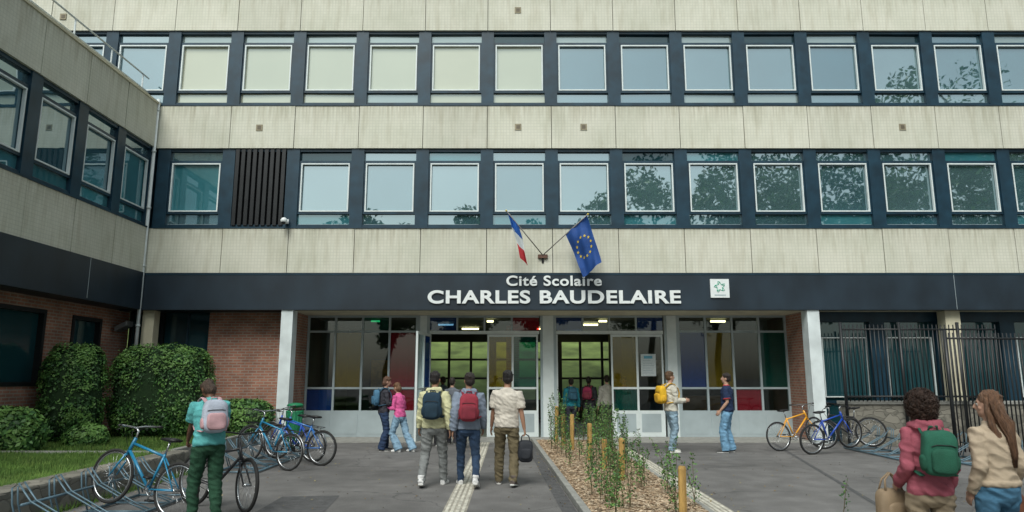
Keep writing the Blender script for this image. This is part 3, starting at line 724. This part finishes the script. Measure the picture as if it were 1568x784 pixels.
for a in range(14): bn.tube([(bx+math.cos(a*.449)*.165,by+math.sin(a*.449)*.165,.15),(bx+math.cos(a*.449)*.195,by+math.sin(a*.449)*.195,.88)],.01,GRN,5)
bn.obj('litter_bin',smooth=True)
# ---------------------------------------------------------------- people
SKIN={'l':mat('skin_light',(.42,.25,.18),.5,.06,10),'m':mat('skin_tan',(.32,.175,.115),.5,.06,10),'d':mat('skin_dark',(.13,.065,.04),.5,.06,10)}
EYEW=mat('eye_white',(.6,.6,.58),.3,0); EYED=mat('iris',(.03,.02,.015),.2,0); LIP=mat('lip',(.30,.10,.09),.5,0); SOLE=mat('shoe_sole',(.55,.55,.53),.6,.05)
_mc={}
def cloth(col,kind='c',rough=.85):
    k=(tuple(col),kind)
    if k not in _mc:
        if kind=='denim': _mc[k]=mat('denim',col,.9,.32,7,.5,160)
        elif kind=='hair': _mc[k]=mat('hair',col,.45,.45,22,.7,70,stretch=(3,3,.35))
        else: _mc[k]=mat('fabric',col,rough,.16,9,.4,200)
    return _mc[k]
def ik(a,t,l1,l2,pole):
    d=t-a; L_=min(d.length,(l1+l2)*.998); dn=d.normalized(); t=a+dn*L_
    x=(l1*l1-l2*l2+L_*L_)/(2*L_); hh=math.sqrt(max(l1*l1-x*x,0)); p=pole-dn*pole.dot(dn); p.normalize()
    return a+dn*x+p*hh,t
def person(name,x,y,yaw,H,top,bottom,shoes=(.6,.6,.6),skin='l',hair=(.03,.02,.015),sleeve='long',fL=(-.1,0,0),fR=(.1,0,0),
           hL=None,hR=None,lean=0,tilt=0,hy=0,hp=0,style='short',loose=.012,leg=(.09,.07,.065,.06),fem=False,hood=False,
           vox=.0085,z0=.0,bp=None,denim=True,hem=.90,trim=None,grip=(0,0),bag=None):
    s=H/1.75; TOP=cloth(top); BOT=cloth(bottom,'denim' if denim else 'c'); SH=cloth(shoes); SK=SKIN[skin]; HR=cloth(hair,'hair')
    mb=MB(); fL=V(fL); fR=V(fR)
    hx=.092; need=[]
    for f,sx in ((fL,-1),(fR,1)):
        dx=f.x-sx*hx; dy=f.y; need.append(.085+f.z+math.sqrt(max(.826**2-dx*dx-dy*dy,.1)))
    drop=max(0,.90-min(need)); D=V((0,0,-drop))
    ML=Matrix.Translation((0,0,.95))@Matrix.Rotation(-lean,4,'X')@Matrix.Rotation(tilt,4,'Y')@Matrix.Translation((0,0,-.95))
    TU=lambda p: (ML@V(p))+D
    sw=.148 if fem else .176; hw=1.02 if fem else 1.0
    for f,sx in ((fL,-1),(fR,1)):
        mb.T=None
        hip=V((sx*hx,0,.90))+D; an=V((f.x,f.y,.085+f.z)); kn,an=ik(hip,an,.42,.412,V((sx*.12,1,0)))
        r0,r1,r2,r3=leg
        pts=[hip+V((0,0,.05)),hip.lerp(kn,.12),hip.lerp(kn,.55),kn,kn.lerp(an,.35),kn.lerp(an,.7),an+V((0,0,-.035))]
        mb.tube(pts,[r0*.9,r0*1.08,(r0+r1)*.5,r1,r2*1.04,(r2+r3)*.5,r3],BOT,16)
        fa=math.radians(-8*sx); fd=V((math.sin(-fa),math.cos(fa),0)); pit=math.asin(min(f.z/.19,.9)) if f.z>0 else 0
        toe=fd*math.cos(pit)+V((0,0,-math.sin(pit))); up=fd*math.sin(pit)+V((0,0,math.cos(pit)))
        hl=an-toe*.055-up*.045
        sd=toe.cross(up)
        P=[(hl,.036,.036),(hl+toe*.04,.043,.046),(hl+toe*.11,.042,.046),(hl+toe*.18,.047,.034),(hl+toe*.235,.043,.026),(hl+toe*.265,.026,.018)]
        mb.tube([p+up*(b-.04) for p,a,b in P],[(a,b) for p,a,b in P],SH,14,ref=tuple(sd))
        mb.tube([p-up*.030 for p,a,b in P],[(a*1.08,.013) for p,a,b in P],SOLE,14,ref=tuple(sd))
        mb.tube([an+V((0,0,.06)),an-up*.02],[.042,.04],SH,10)
    mb.T=lambda p:V(p)+D
    mb.tube([(0,-.005,.80),(0,-.01,.85),(0,-.012,.92),(0,-.005,.99),(0,0,1.05)],[(.10*hw,.07),(.158*hw,.105),(.168*hw,.118),(.152*hw,.108),(.13,.09)],BOT,24,ref=(1,0,0))
    mb.T=TU; l=loose
    if fem: prof=[(hem,.162,.115),(hem+.03,.166,.12),(1.0,.150,.11),(1.1,.132,.10),(1.2,.140,.11),(1.29,.148,.118),(1.37,.145,.10),(1.43,.108,.078),(1.475,.062,.058)]
    else: prof=[(hem,.168,.116),(hem+.03,.172,.12),(1.0,.164,.115),(1.1,.158,.11),(1.2,.168,.115),(1.29,.180,.12),(1.37,.182,.112),(1.43,.142,.085),(1.475,.066,.062)]
    mb.tube([(0,-.012 if z>1.15 else -.005,z) for z,a,b in prof],[(a+l*(1 if z<1.4 else .4),b+l*(1 if z<1.4 else .4)) for z,a,b in prof],TOP,28,ref=(1,0,0))
    if hood:
        mb.tube([(-.10,.04,1.46),(-.085,-.07,1.47),(0,-.115,1.455),(.085,-.07,1.47),(.10,.04,1.46)],[.03,.042,.055,.042,.03],TOP,12)
        mb.ell((0,-.115,1.40),(.095,.05,.075),TOP)
    else: mb.tube([(0,-.005,1.455),(0,-.003,1.488)],[(.075,.068),(.066,.062)],trim and cloth(trim) or TOP,18,ref=(1,0,0))
    mb.tube([(0,-.01,1.42),(0,-.004,1.50),(0,.006,1.57)],[.056,.052,.052],SK,14)
    HM=Matrix.Translation((0,0,1.51))@Matrix.Rotation(math.radians(hy),4,'Z')@Matrix.Rotation(math.radians(-hp),4,'X')@Matrix.Translation((0,0,-1.51))
    mb.T=lambda p:TU(HM@V(p))
    mb.ell((0,-.004,1.645),(.073,.092,.098),SK,nu=24,nv=16); mb.ell((0,.022,1.580),(.056,.066,.062),SK,nu=20,nv=12); mb.ell((0,.055,1.545),(.026,.026,.022),SK)
    mb.tube([(0,.082,1.655),(0,.100,1.625),(0,.108,1.610),(0,.088,1.600)],[.010,.013,.015,.010],SK,8)
    for sx in (-1,1):
        mb.ell((sx*.030,.082,1.658),(.017,.010,.0055),HR,nu=10,nv=8)
        mb.ell((sx*.073,-.004,1.622),(.011,.02,.032),SK); mb.ell((sx*.03,.080,1.638),(.013,.010,.008),EYEW,nu=10,nv=8); mb.ell((sx*.03,.0865,1.638),(.006,.006,.006),EYED,nu=8,nv=6); mb.ell((sx*.036,.06,1.605),(.022,.018,.02),SK)
    mb.ell((0,.083,1.577),(.021,.008,.007),LIP)
    mb.ell((0,-.016,1.672),(.083,.095,.086),HR,nu=24,nv=16); mb.ell((0,-.040,1.622),(.076,.068,.068),HR,nu=20,nv=12)
    for _ in range(26):
        a=U(0,6.28); t=U(.15,1.35); d=V((math.cos(a)*math.sin(t),math.sin(a)*math.sin(t),math.cos(t)))
        mb.ell(V((0,-.016,1.675))+V((d.x*.078,d.y*.088,d.z*.082)),(.018,.022,.014),HR,nu=8,nv=6)
    if style=='short' : mb.ell((0,.052,1.715),(.055,.035,.026),HR)
    if style=='medium': 
        mb.ell((0,-.045,1.59),(.082,.07,.09),HR); mb.ell((0,.05,1.715),(.065,.04,.03),HR)
    if style=='curly':
        for _ in range(170):
            d=V((random.gauss(0,1),random.gauss(0,1),random.gauss(0,1))).normalized()
            q=V((0,-.03,1.64))+V((d.x*.110,d.y*.100,d.z*.120 if d.z>0 else d.z*.16))
            if q.y>.045 and abs(q.x)<.075 and q.z<1.70: continue
            mb.ell(q,(U(.018,.03),U(.018,.03),U(.018,.03)),HR,nu=8,nv=6)
    if style=='long':
        mb.tube([(0,-.03,1.70),(0,-.055,1.62),(0,-.085,1.50),(0,-.125,1.38),(0,-.14,1.24),(0,-.135,1.12)],[(.075,.06),(.09,.065),(.098,.055),(.10,.045),(.085,.035),(.035,.015)],HR,22,ref=(1,0,0))
        for sx in (-1,1): mb.tube([(sx*.07,.0,1.68),(sx*.088,.005,1.58),(sx*.10,-.02,1.46),(sx*.11,-.06,1.36)],[.02,.026,.03,.015],HR,10)
    for sx,hT,g_ in ((-1,hL,grip[0]),(1,hR,grip[1])):
        sh=TU((sx*sw,-.01,1.395))
        if hT is None: tg=V((sx*(sw+.075),.04,.87))+D
        else: tg=V(hT)+D
        el,wr=ik(sh,tg,.285,.25,V((sx*.12,-1,-.15)))
        mb.T=None; l=loose; inn=TU((sx*(sw-.06),-.01,1.385))
        af=.86 if fem else 1
        if sleeve=='long':
            mb.tube([inn,sh,sh.lerp(el,.3),sh.lerp(el,.7),el,el.lerp(wr,.35),el.lerp(wr,.8),wr],[af*q_ for q_ in (.053+l*.5,.055+l,.053+l,.048+l,.044+l,.043+l,.036+l,.032+l*.7)],TOP,14)
        else:
            mb.tube([inn,sh,sh.lerp(el,.3),sh.lerp(el,.75)],[.053+l*.5,.055+l,.057+l,.058+l],TOP,14)
            if trim: mb.tube([sh.lerp(el,.70),sh.lerp(el,.77)],.061+l,cloth(trim),14)
            mb.tube([sh,sh.lerp(el,.6),el,el.lerp(wr,.3),el.lerp(wr,.75),wr],[.045,.043,.037,.038,.030,.025],SK,12)
        d=(wr-el).normalized(); n=V((-sx,0,0)); n=(n-d*n.dot(d)).normalized(); sd=V((0,1,0)); sd=(sd-d*sd.dot(d)-n*sd.dot(n))
        if sd.length<.1: sd=d.cross(n)
        sd.normalize()
        if sd.dot(V((0,1,.3)))<0: sd=-sd
        pc=[wr-d*.02,wr+d*.02,wr+d*.06,wr+d*.088]
        mb.tube(pc,[(.022,.017),(.030,.017),(.040,.016),(.038,.013)],SK,12,ref=tuple(sd))
        for i,(o,fl_) in enumerate(((.030,.070),(.010,.080),(-.010,.075),(-.029,.058))):
            b=wr+d*.078+sd*o; q=[b-d*.01]; ang=.18+(.9 if g_ else .12); cu=ang*.6; p=b; 
            for seg in (.42,.32,.26):
                dr=d*math.cos(cu)+n*math.sin(cu); p=p+dr*(fl_*seg); q.append(p); cu+=ang+.1*R()
            mb.tube(q,[.0095,.009,.0085,.007],SK,7)
        tb=wr+d*.025+sd*.028; t1=tb+(d*.7+sd*.65+n*.25).normalized()*.035; t2=t1+(d*.9+sd*.15+n*(.5 if g_ else .25)).normalized()*.03
        mb.tube([wr+d*.015+sd*.012,tb,t1,t2],[.013,.013,.0105,.008],SK,8)
        if sx==1: hand_r=wr+d*.09
        else: hand_l=wr+d*.09
    mb.T=None
    V0=[v*s for v in mb.v]
    me=bpy.data.meshes.new('tmp'); me.from_pydata([tuple(v) for v in V0],[],mb.f); o=bpy.data.objects.new('tmp',me); COL.objects.link(o)
    r=o.modifiers.new('r','REMESH'); r.mode='VOXEL'; r.voxel_size=vox
    sm=o.modifiers.new('s','SMOOTH'); sm.factor=.5; sm.iterations=2
    dg=bpy.context.evaluated_depsgraph_get(); nm=bpy.data.meshes.new_from_object(o.evaluated_get(dg)); bpy.data.objects.remove(o)
    bvh=BVHTree.FromPolygons(V0,mb.f)
    npz=len(nm.polygons); cen=np.empty(npz*3); nm.polygons.foreach_get('center',cen); cen=cen.reshape(-1,3)
    mi=[]
    for c in cen:
        loc,nr,ix,ds=bvh.find_nearest(V(c)); mi.append(mb.m[ix] if ix is not None else 0)
    nm.materials.clear()
    for m in mb.mats: nm.materials.append(m)
    nm.polygons.foreach_set('material_index',mi); nm.polygons.foreach_set('use_smooth',[True]*len(mi))
    ct={mb.mats.index(m) for m in mb.mats if m.name.startswith(('fabric','denim'))}; ht={mb.mats.index(m) for m in mb.mats if m.name.startswith('hair')}
    nv_=len(nm.vertices)
    nl=len(nm.loops); lv=np.empty(nl,dtype=np.int32); nm.loops.foreach_get('vertex_index',lv)
    lt=np.empty(npz,dtype=np.int32); nm.polygons.foreach_get('loop_total',lt)
    fk=np.array([1 if k in ct else 2 if k in ht else 0 for k in mi]); lk=np.repeat(fk,lt)
    vk=np.zeros(nv_,dtype=int); vk[lv]=lk
    co=np.empty(nv_*3); nm.vertices.foreach_get('co',co); co=co.reshape(-1,3); no=np.empty(nv_*3); nm.vertices.foreach_get('normal',no); no=no.reshape(-1,3)
    nf=noise.noise
    for i in range(nv_):
        k=vk[i]
        if k==0: continue
        X_,Y_,Z_=co[i]
        if k==1:
            if Z_<.1*s: continue
            q=V((X_*7+x*3,Y_*7+y*3,Z_*12+X_*5)); dd=.013*(1-2*abs(nf(q)))+.007*nf(q*2.3)-.003
        else: dd=.006*nf(V((X_*45,Y_*45,Z_*(12 if style!='curly' else 45))))
        co[i]+=no[i]*dd
    nm.vertices.foreach_set('co',co.ravel())
    nm.update(); nm.name=name
    ob=bpy.data.objects.new(name,nm); COL.objects.link(ob)
    MW=Matrix.Translation((x,y,z0))@Matrix.Rotation(math.radians(yaw),4,'Z')
    ob.matrix_world=MW
    if style in ('long','curly') and vox<.0086:
        st=MB(); st.T=lambda p:(TU(HM@V(p)))*s
        for _ in range(620):
            if style=='long':
                a=U(-1,1); b=.5*math.pi*a*1.1
                p0=V((math.sin(b)*.06,-.02-.03*math.cos(b),1.75-.02*abs(a))); pts=[p0]
                pr=[(1.66,.094,.086),(1.58,.102,.08),(1.48,.106,.09),(1.36,.108,.04),(1.24,.093,.03),(1.12,.05,.02)]; yc=[-.03,-.045,-.085,-.127,-.142,-.137]
                ln=random.choice((4,5,6,6)); j=U(-.016,.016)
                for (z,aa,bb_),yy in zip(pr[:ln],yc): pts.append(V((math.sin(b)*aa+j*math.sin(z*9+a*7),yy-math.cos(b)*(bb_ if z<1.55 else .06)+U(-.004,.002),z+U(-.01,.01))))
                st.tube(pts,[.003]*(len(pts)-1)+[.001],HR,4)
            else:
                d=V((random.gauss(0,1),random.gauss(0,1),random.gauss(0,1))).normalized(); q=V((0,-.03,1.64))+V((d.x*.125,d.y*.115,d.z*.135 if d.z>0 else d.z*.18))
                if q.y>.04 and abs(q.x)<.085 and q.z<1.71: continue
                rr=U(.01,.02); u_=d.orthogonal().normalized(); w_=d.cross(u_); a0=U(0,6)
                st.tube([q+(u_*math.cos(a0+t*.9)+w_*math.sin(a0+t*.9))*rr+d*(.004*t-.01) for t in range(7)],[.003]*6+[.001],HR,4)
        so=st.obj('hair_strands',smooth=True); so.parent=ob
    if bp:
        k=MB(); k.T=lambda p:(TU(p))*s; Bc=cloth(bp[0]); B2=cloth(bp[1]); w,hh,dd=bp[2]; yb=-.125-loose-dd/2; zc=1.44-hh/2
        k.ell((0,yb,zc),(w/2,dd/2,hh/2),Bc,e=.55,nu=32,nv=20); k.ell((0,yb-dd*.42,zc-hh*.17),(w*.38,dd*.28,hh*.26),B2,e=.5,nu=28,nv=16)
        k.tube([(-w*.36,yb-dd*.50,zc+hh*.14),(-w*.2,yb-dd*.52,zc+hh*.17),(w*.2,yb-dd*.52,zc+hh*.17),(w*.36,yb-dd*.50,zc+hh*.14)],.004,SAD,6)
        k.tube([(-w*.45,yb+.01,zc-.05),(-w*.44,yb+.0,zc+hh*.3),(-w*.25,yb,zc+hh*.475),(0,yb,zc+hh*.5),(w*.25,yb,zc+hh*.475),(w*.44,yb,zc+hh*.3),(w*.45,yb+.01,zc-.05)],.0055,SAD,6)
        k.tube([(-.04,yb+dd*.35,zc+hh*.47),(-.035,yb+dd*.3,zc+hh*.56),(.035,yb+dd*.3,zc+hh*.56),(.04,yb+dd*.35,zc+hh*.47)],.009,B2,6)
        for sx in (-1,1):
            k.ell((sx*w*.47,yb,zc-hh*.2),(.025,dd*.3,hh*.17),B2,e=.7)
            c=.8 if fem else 1
            l=loose
            k.tube([(sx*.08,yb+dd*.4,1.40),(sx*.095*c,-.085,1.452+l),(sx*.105*c,-.03,1.472+l),(sx*.115*c,.04,1.452+l),(sx*.12*c,.10+l,1.38),(sx*.125*c,.125+l,1.28),(sx*.15*c,.10+l,1.17),(sx*.175*c+l,.02,1.10),(sx*.13,yb+dd*.3,1.06)],[(.027,.008)]*9,B2,10,ref=(1,0,0))
        off=V((x,y,0))
        for i,vv in enumerate(k.v):
            q=vv*9+off*3; k.v[i]=vv+V((nf(q),nf(q+V((5,0,0))),nf(q+V((0,5,0)))))*.011
        bo=k.obj('backpack',smooth=True); bo.matrix_world=MW
    return ob,MW,(hand_l*s,hand_r*s)
def handbag(name,p,w,h_,d,col,yaw=0,strap=.2):
    k=MB(); B=cloth(col,'c',.6); k.ell((0,0,-strap-h_/2),(w/2,d/2,h_/2),B,e=.5,nu=28,nv=16); k.ell((0,-d*.4,-strap-h_*.6),(w*.35,d*.2,h_*.25),B,e=.5)
    for yy in (-d*.3,d*.3): k.tube([(-w*.28,yy,-strap-h_*.05),(-w*.2,yy*.5,-strap*.4),(0,yy*.2,0),(w*.2,yy*.5,-strap*.4),(w*.28,yy,-strap-h_*.05)],.008,B,6)
    for i,vv in enumerate(k.v): k.v[i]=vv+V((noise.noise(vv*9),noise.noise(vv*9+V((5,0,0))),0))*.02
    o=k.obj(name,smooth=True); o.matrix_world=Matrix.Translation(p)@Matrix.Rotation(yaw,4,'Z')
LJ=(.20,.32,.43)
person('student',-1.24,11.35,-4,1.80,(.55,.54,.33),(.18,.19,.19),(.65,.65,.65),'m',(.015,.012,.012),fL=(-.15,-.20,.04),fR=(.12,.22,0),bp=((.012,.035,.06),(.01,.03,.05),(.29,.41,.16)),denim=False,hood=True,leg=(.09,.074,.064,.056),loose=.018,hL=(-.26,.14,.89),hR=(.25,-.06,.88),hy=-14,hp=4)
person('student',-.70,11.3,5,1.79,(.19,.23,.30),(.022,.045,.09),(.6,.6,.6),'m',(.02,.014,.012),fL=(-.10,.26,0),fR=(.12,-.26,.06),bp=((.27,.03,.05),(.18,.02,.035),(.29,.42,.16)),hood=True,loose=.022,leg=(.088,.066,.056,.05),hL=(-.23,-.08,.89),hR=(.24,.16,.90),hy=16,tilt=.02)
_,MW,hd=person('student',-.09,11.4,-6,1.81,(.52,.48,.42),(.13,.105,.06),(.1,.08,.07),'m',(.012,.01,.01),sleeve='short',fL=(-.14,.20,0),fR=(.12,-.16,.03),denim=False,leg=(.092,.078,.07,.062),loose=.020,hL=(-.25,.12,.88),hR=(.28,.0,.86),grip=(0,1),hy=6,tilt=.03)
handbag('holdall_bag',MW@hd[1]+V((0,0,.02)),.24,.34,.16,(.015,.018,.025),strap=.1)
person('student',-3.0,16.6,-70,1.70,(.03,.03,.04),(.02,.04,.09),(.05,.05,.05),'l',(.10,.05,.03),fL=(-.08,.05,0),fR=(.09,-.05,0),bp=((.06,.16,.26),(.04,.12,.2),(.28,.38,.15)),fem=True,leg=(.088,.072,.078,.09),style='medium',hL=(-.1,.32,1.15),hR=(.18,.3,1.1),lean=.05,hp=10)
person('student',-2.62,16.55,60,1.63,(.60,.10,.28),LJ,(.7,.7,.7),'l',(.12,.06,.03),fL=(-.13,-.1,0),fR=(.12,-.35,0),fem=True,leg=(.09,.078,.085,.10),style='medium',hL=(-.15,.30,1.15),hR=(.2,.28,1.15),lean=.12,hp=12)
person('student',3.66,16.3,-75,1.82,(.52,.50,.43),(.20,.29,.36),(.6,.6,.55),'l',(.09,.05,.025),fL=(-.10,.05,0),fR=(.1,-.08,0),bp=((.66,.39,.02),(.56,.32,.02),(.31,.39,.18)),leg=(.09,.072,.07,.07),loose=.020,hL=(-.12,.30,1.10),hR=(.16,.26,1.12))
person('student',4.95,16.3,65,1.78,(.012,.025,.07),(.15,.30,.45),(.05,.05,.05),'l',(.02,.014,.012),sleeve='short',trim=(.45,.04,.03),fL=(-.13,.05,0),fR=(.15,-.05,0),leg=(.092,.08,.082,.088),loose=.016,hL=(-.20,.12,.92),hR=(.22,.02,.88),hp=-4)
person('student',-3.70,8.72,38,1.70,(.09,.36,.36),(.012,.055,.028),(.05,.05,.05),'d',(.05,.03,.02),sleeve='short',fL=(-.12,.10,0),fR=(.12,-.08,0),lean=.16,hp=36,hy=10,style='medium',bp=((.38,.42,.50),(.46,.28,.30),(.30,.41,.17)),denim=False,loose=.020,leg=(.094,.08,.07,.062),hL=(-.16,.36,.95),hR=(.24,.34,.93),grip=(1,1))
_,MW,hd=person('woman',3.24,5.6,-4,1.585,(.30,.075,.105),(.24,.19,.13),(.3,.3,.3),'l',(.035,.018,.012),fL=(-.1,.1,0),fR=(.1,-.1,0),style='curly',fem=True,hood=True,loose=.016,bp=((.018,.11,.07),(.014,.09,.055),(.27,.38,.15)),denim=False,hL=(-.20,.14,.96),hR=(.19,.08,.90),hy=-25,vox=.007,grip=(1,0))
handbag('shoulder_bag',MW@hd[0]+V((-.03,0,.12)),.28,.28,.13,(.26,.19,.12),.3,.12)
_,MW,hd=person('woman',3.80,5.65,5,1.585,(.42,.34,.25),(.05,.14,.23),(.3,.3,.3),'l',(.13,.068,.038),fL=(-.1,-.05,0),fR=(.1,.12,0),style='long',fem=True,loose=.018,hL=(-.20,.05,.90),hR=(.21,.12,.94),hy=48,vox=.007,hem=.96,grip=(0,1))
handbag('leather_bag',MW@hd[1]+V((.02,0,.1)),.26,.26,.12,(.14,.05,.025),.3,.1)
def extra(x,y,yaw,H,top,bot,hair=(.02,.015,.012),**k):
    person('student',x,y,yaw,H,top,bot,(.05,.05,.05),random.choice('lmd'),hair,vox=.012,**k)
extra(-1.95,17.6,10,1.72,(.025,.025,.03),(.02,.02,.025),fR=(.1,.15,0))
extra(-1.55,18.3,-10,1.68,(.10,.11,.13),(.03,.03,.04),fL=(-.1,.12,0))
extra(-1.05,17.2,5,1.70,(.04,.05,.06),(.03,.03,.04),fL=(-.1,.16,0),bp=((.02,.02,.03),(.02,.02,.03),(.28,.36,.15)))
extra(1.75,20.9,10,1.66,(.02,.22,.28),(.05,.05,.07),fR=(.1,.1,0),bp=((.03,.1,.15),(.03,.1,.15),(.28,.36,.15)))
extra(2.3,21.1,-20,1.70,(.03,.03,.035),(.03,.03,.04),bp=((.3,.03,.08),(.2,.03,.05),(.28,.36,.15)))
extra(2.8,20.8,5,1.74,(.32,.31,.27),(.05,.05,.06),fL=(-.1,.1,0))
extra(-2.2,22.4,60,1.7,(.1,.15,.2),(.04,.04,.05))
extra(3.6,22.6,160,1.7,(.4,.15,.05),(.04,.05,.08),fem=True)
# ---------------------------------------------------------------- light & camera
w=bpy.data.worlds.new('World'); scene.world=w; w.use_nodes=True; N=w.node_tree.nodes; L=w.node_tree.links
bg=N['Background']; sk=N.new('ShaderNodeTexSky'); sk.sky_type='NISHITA'; sk.sun_disc=False; sk.sun_elevation=math.radians(50); sk.sun_rotation=math.radians(195); sk.dust_density=2.5; sk.air_density=1.2
hs=N.new('ShaderNodeHueSaturation'); hs.inputs['Saturation'].default_value=.42; L.new(sk.outputs[0],hs.inputs['Color'])
tn=mixc(N,L,'MULTIPLY',1.0,hs.outputs[0],(.93,1.0,.96,1)); L.new(tn,bg.inputs[0]); bg.inputs[1].default_value=.15
sl=bpy.data.lights.new('sun','SUN'); sl.energy=2.7; sl.angle=math.radians(32); sl.color=(1,.99,.93); so=bpy.data.objects.new('sun',sl); COL.objects.link(so); so.rotation_euler=(math.radians(40),0,math.radians(-15))
cd=bpy.data.cameras.new('camera'); cam=bpy.data.objects.new('camera',cd); COL.objects.link(cam); cam.location=(0,0,1.7); cam.rotation_euler=(math.radians(99.9),0,0)
cd.lens=24.34; cd.sensor_width=36; cd.clip_end=2000; cd.clip_start=.05; scene.camera=cam
scene.view_settings.view_transform='Standard'; scene.view_settings.look='None'; scene.view_settings.exposure=0
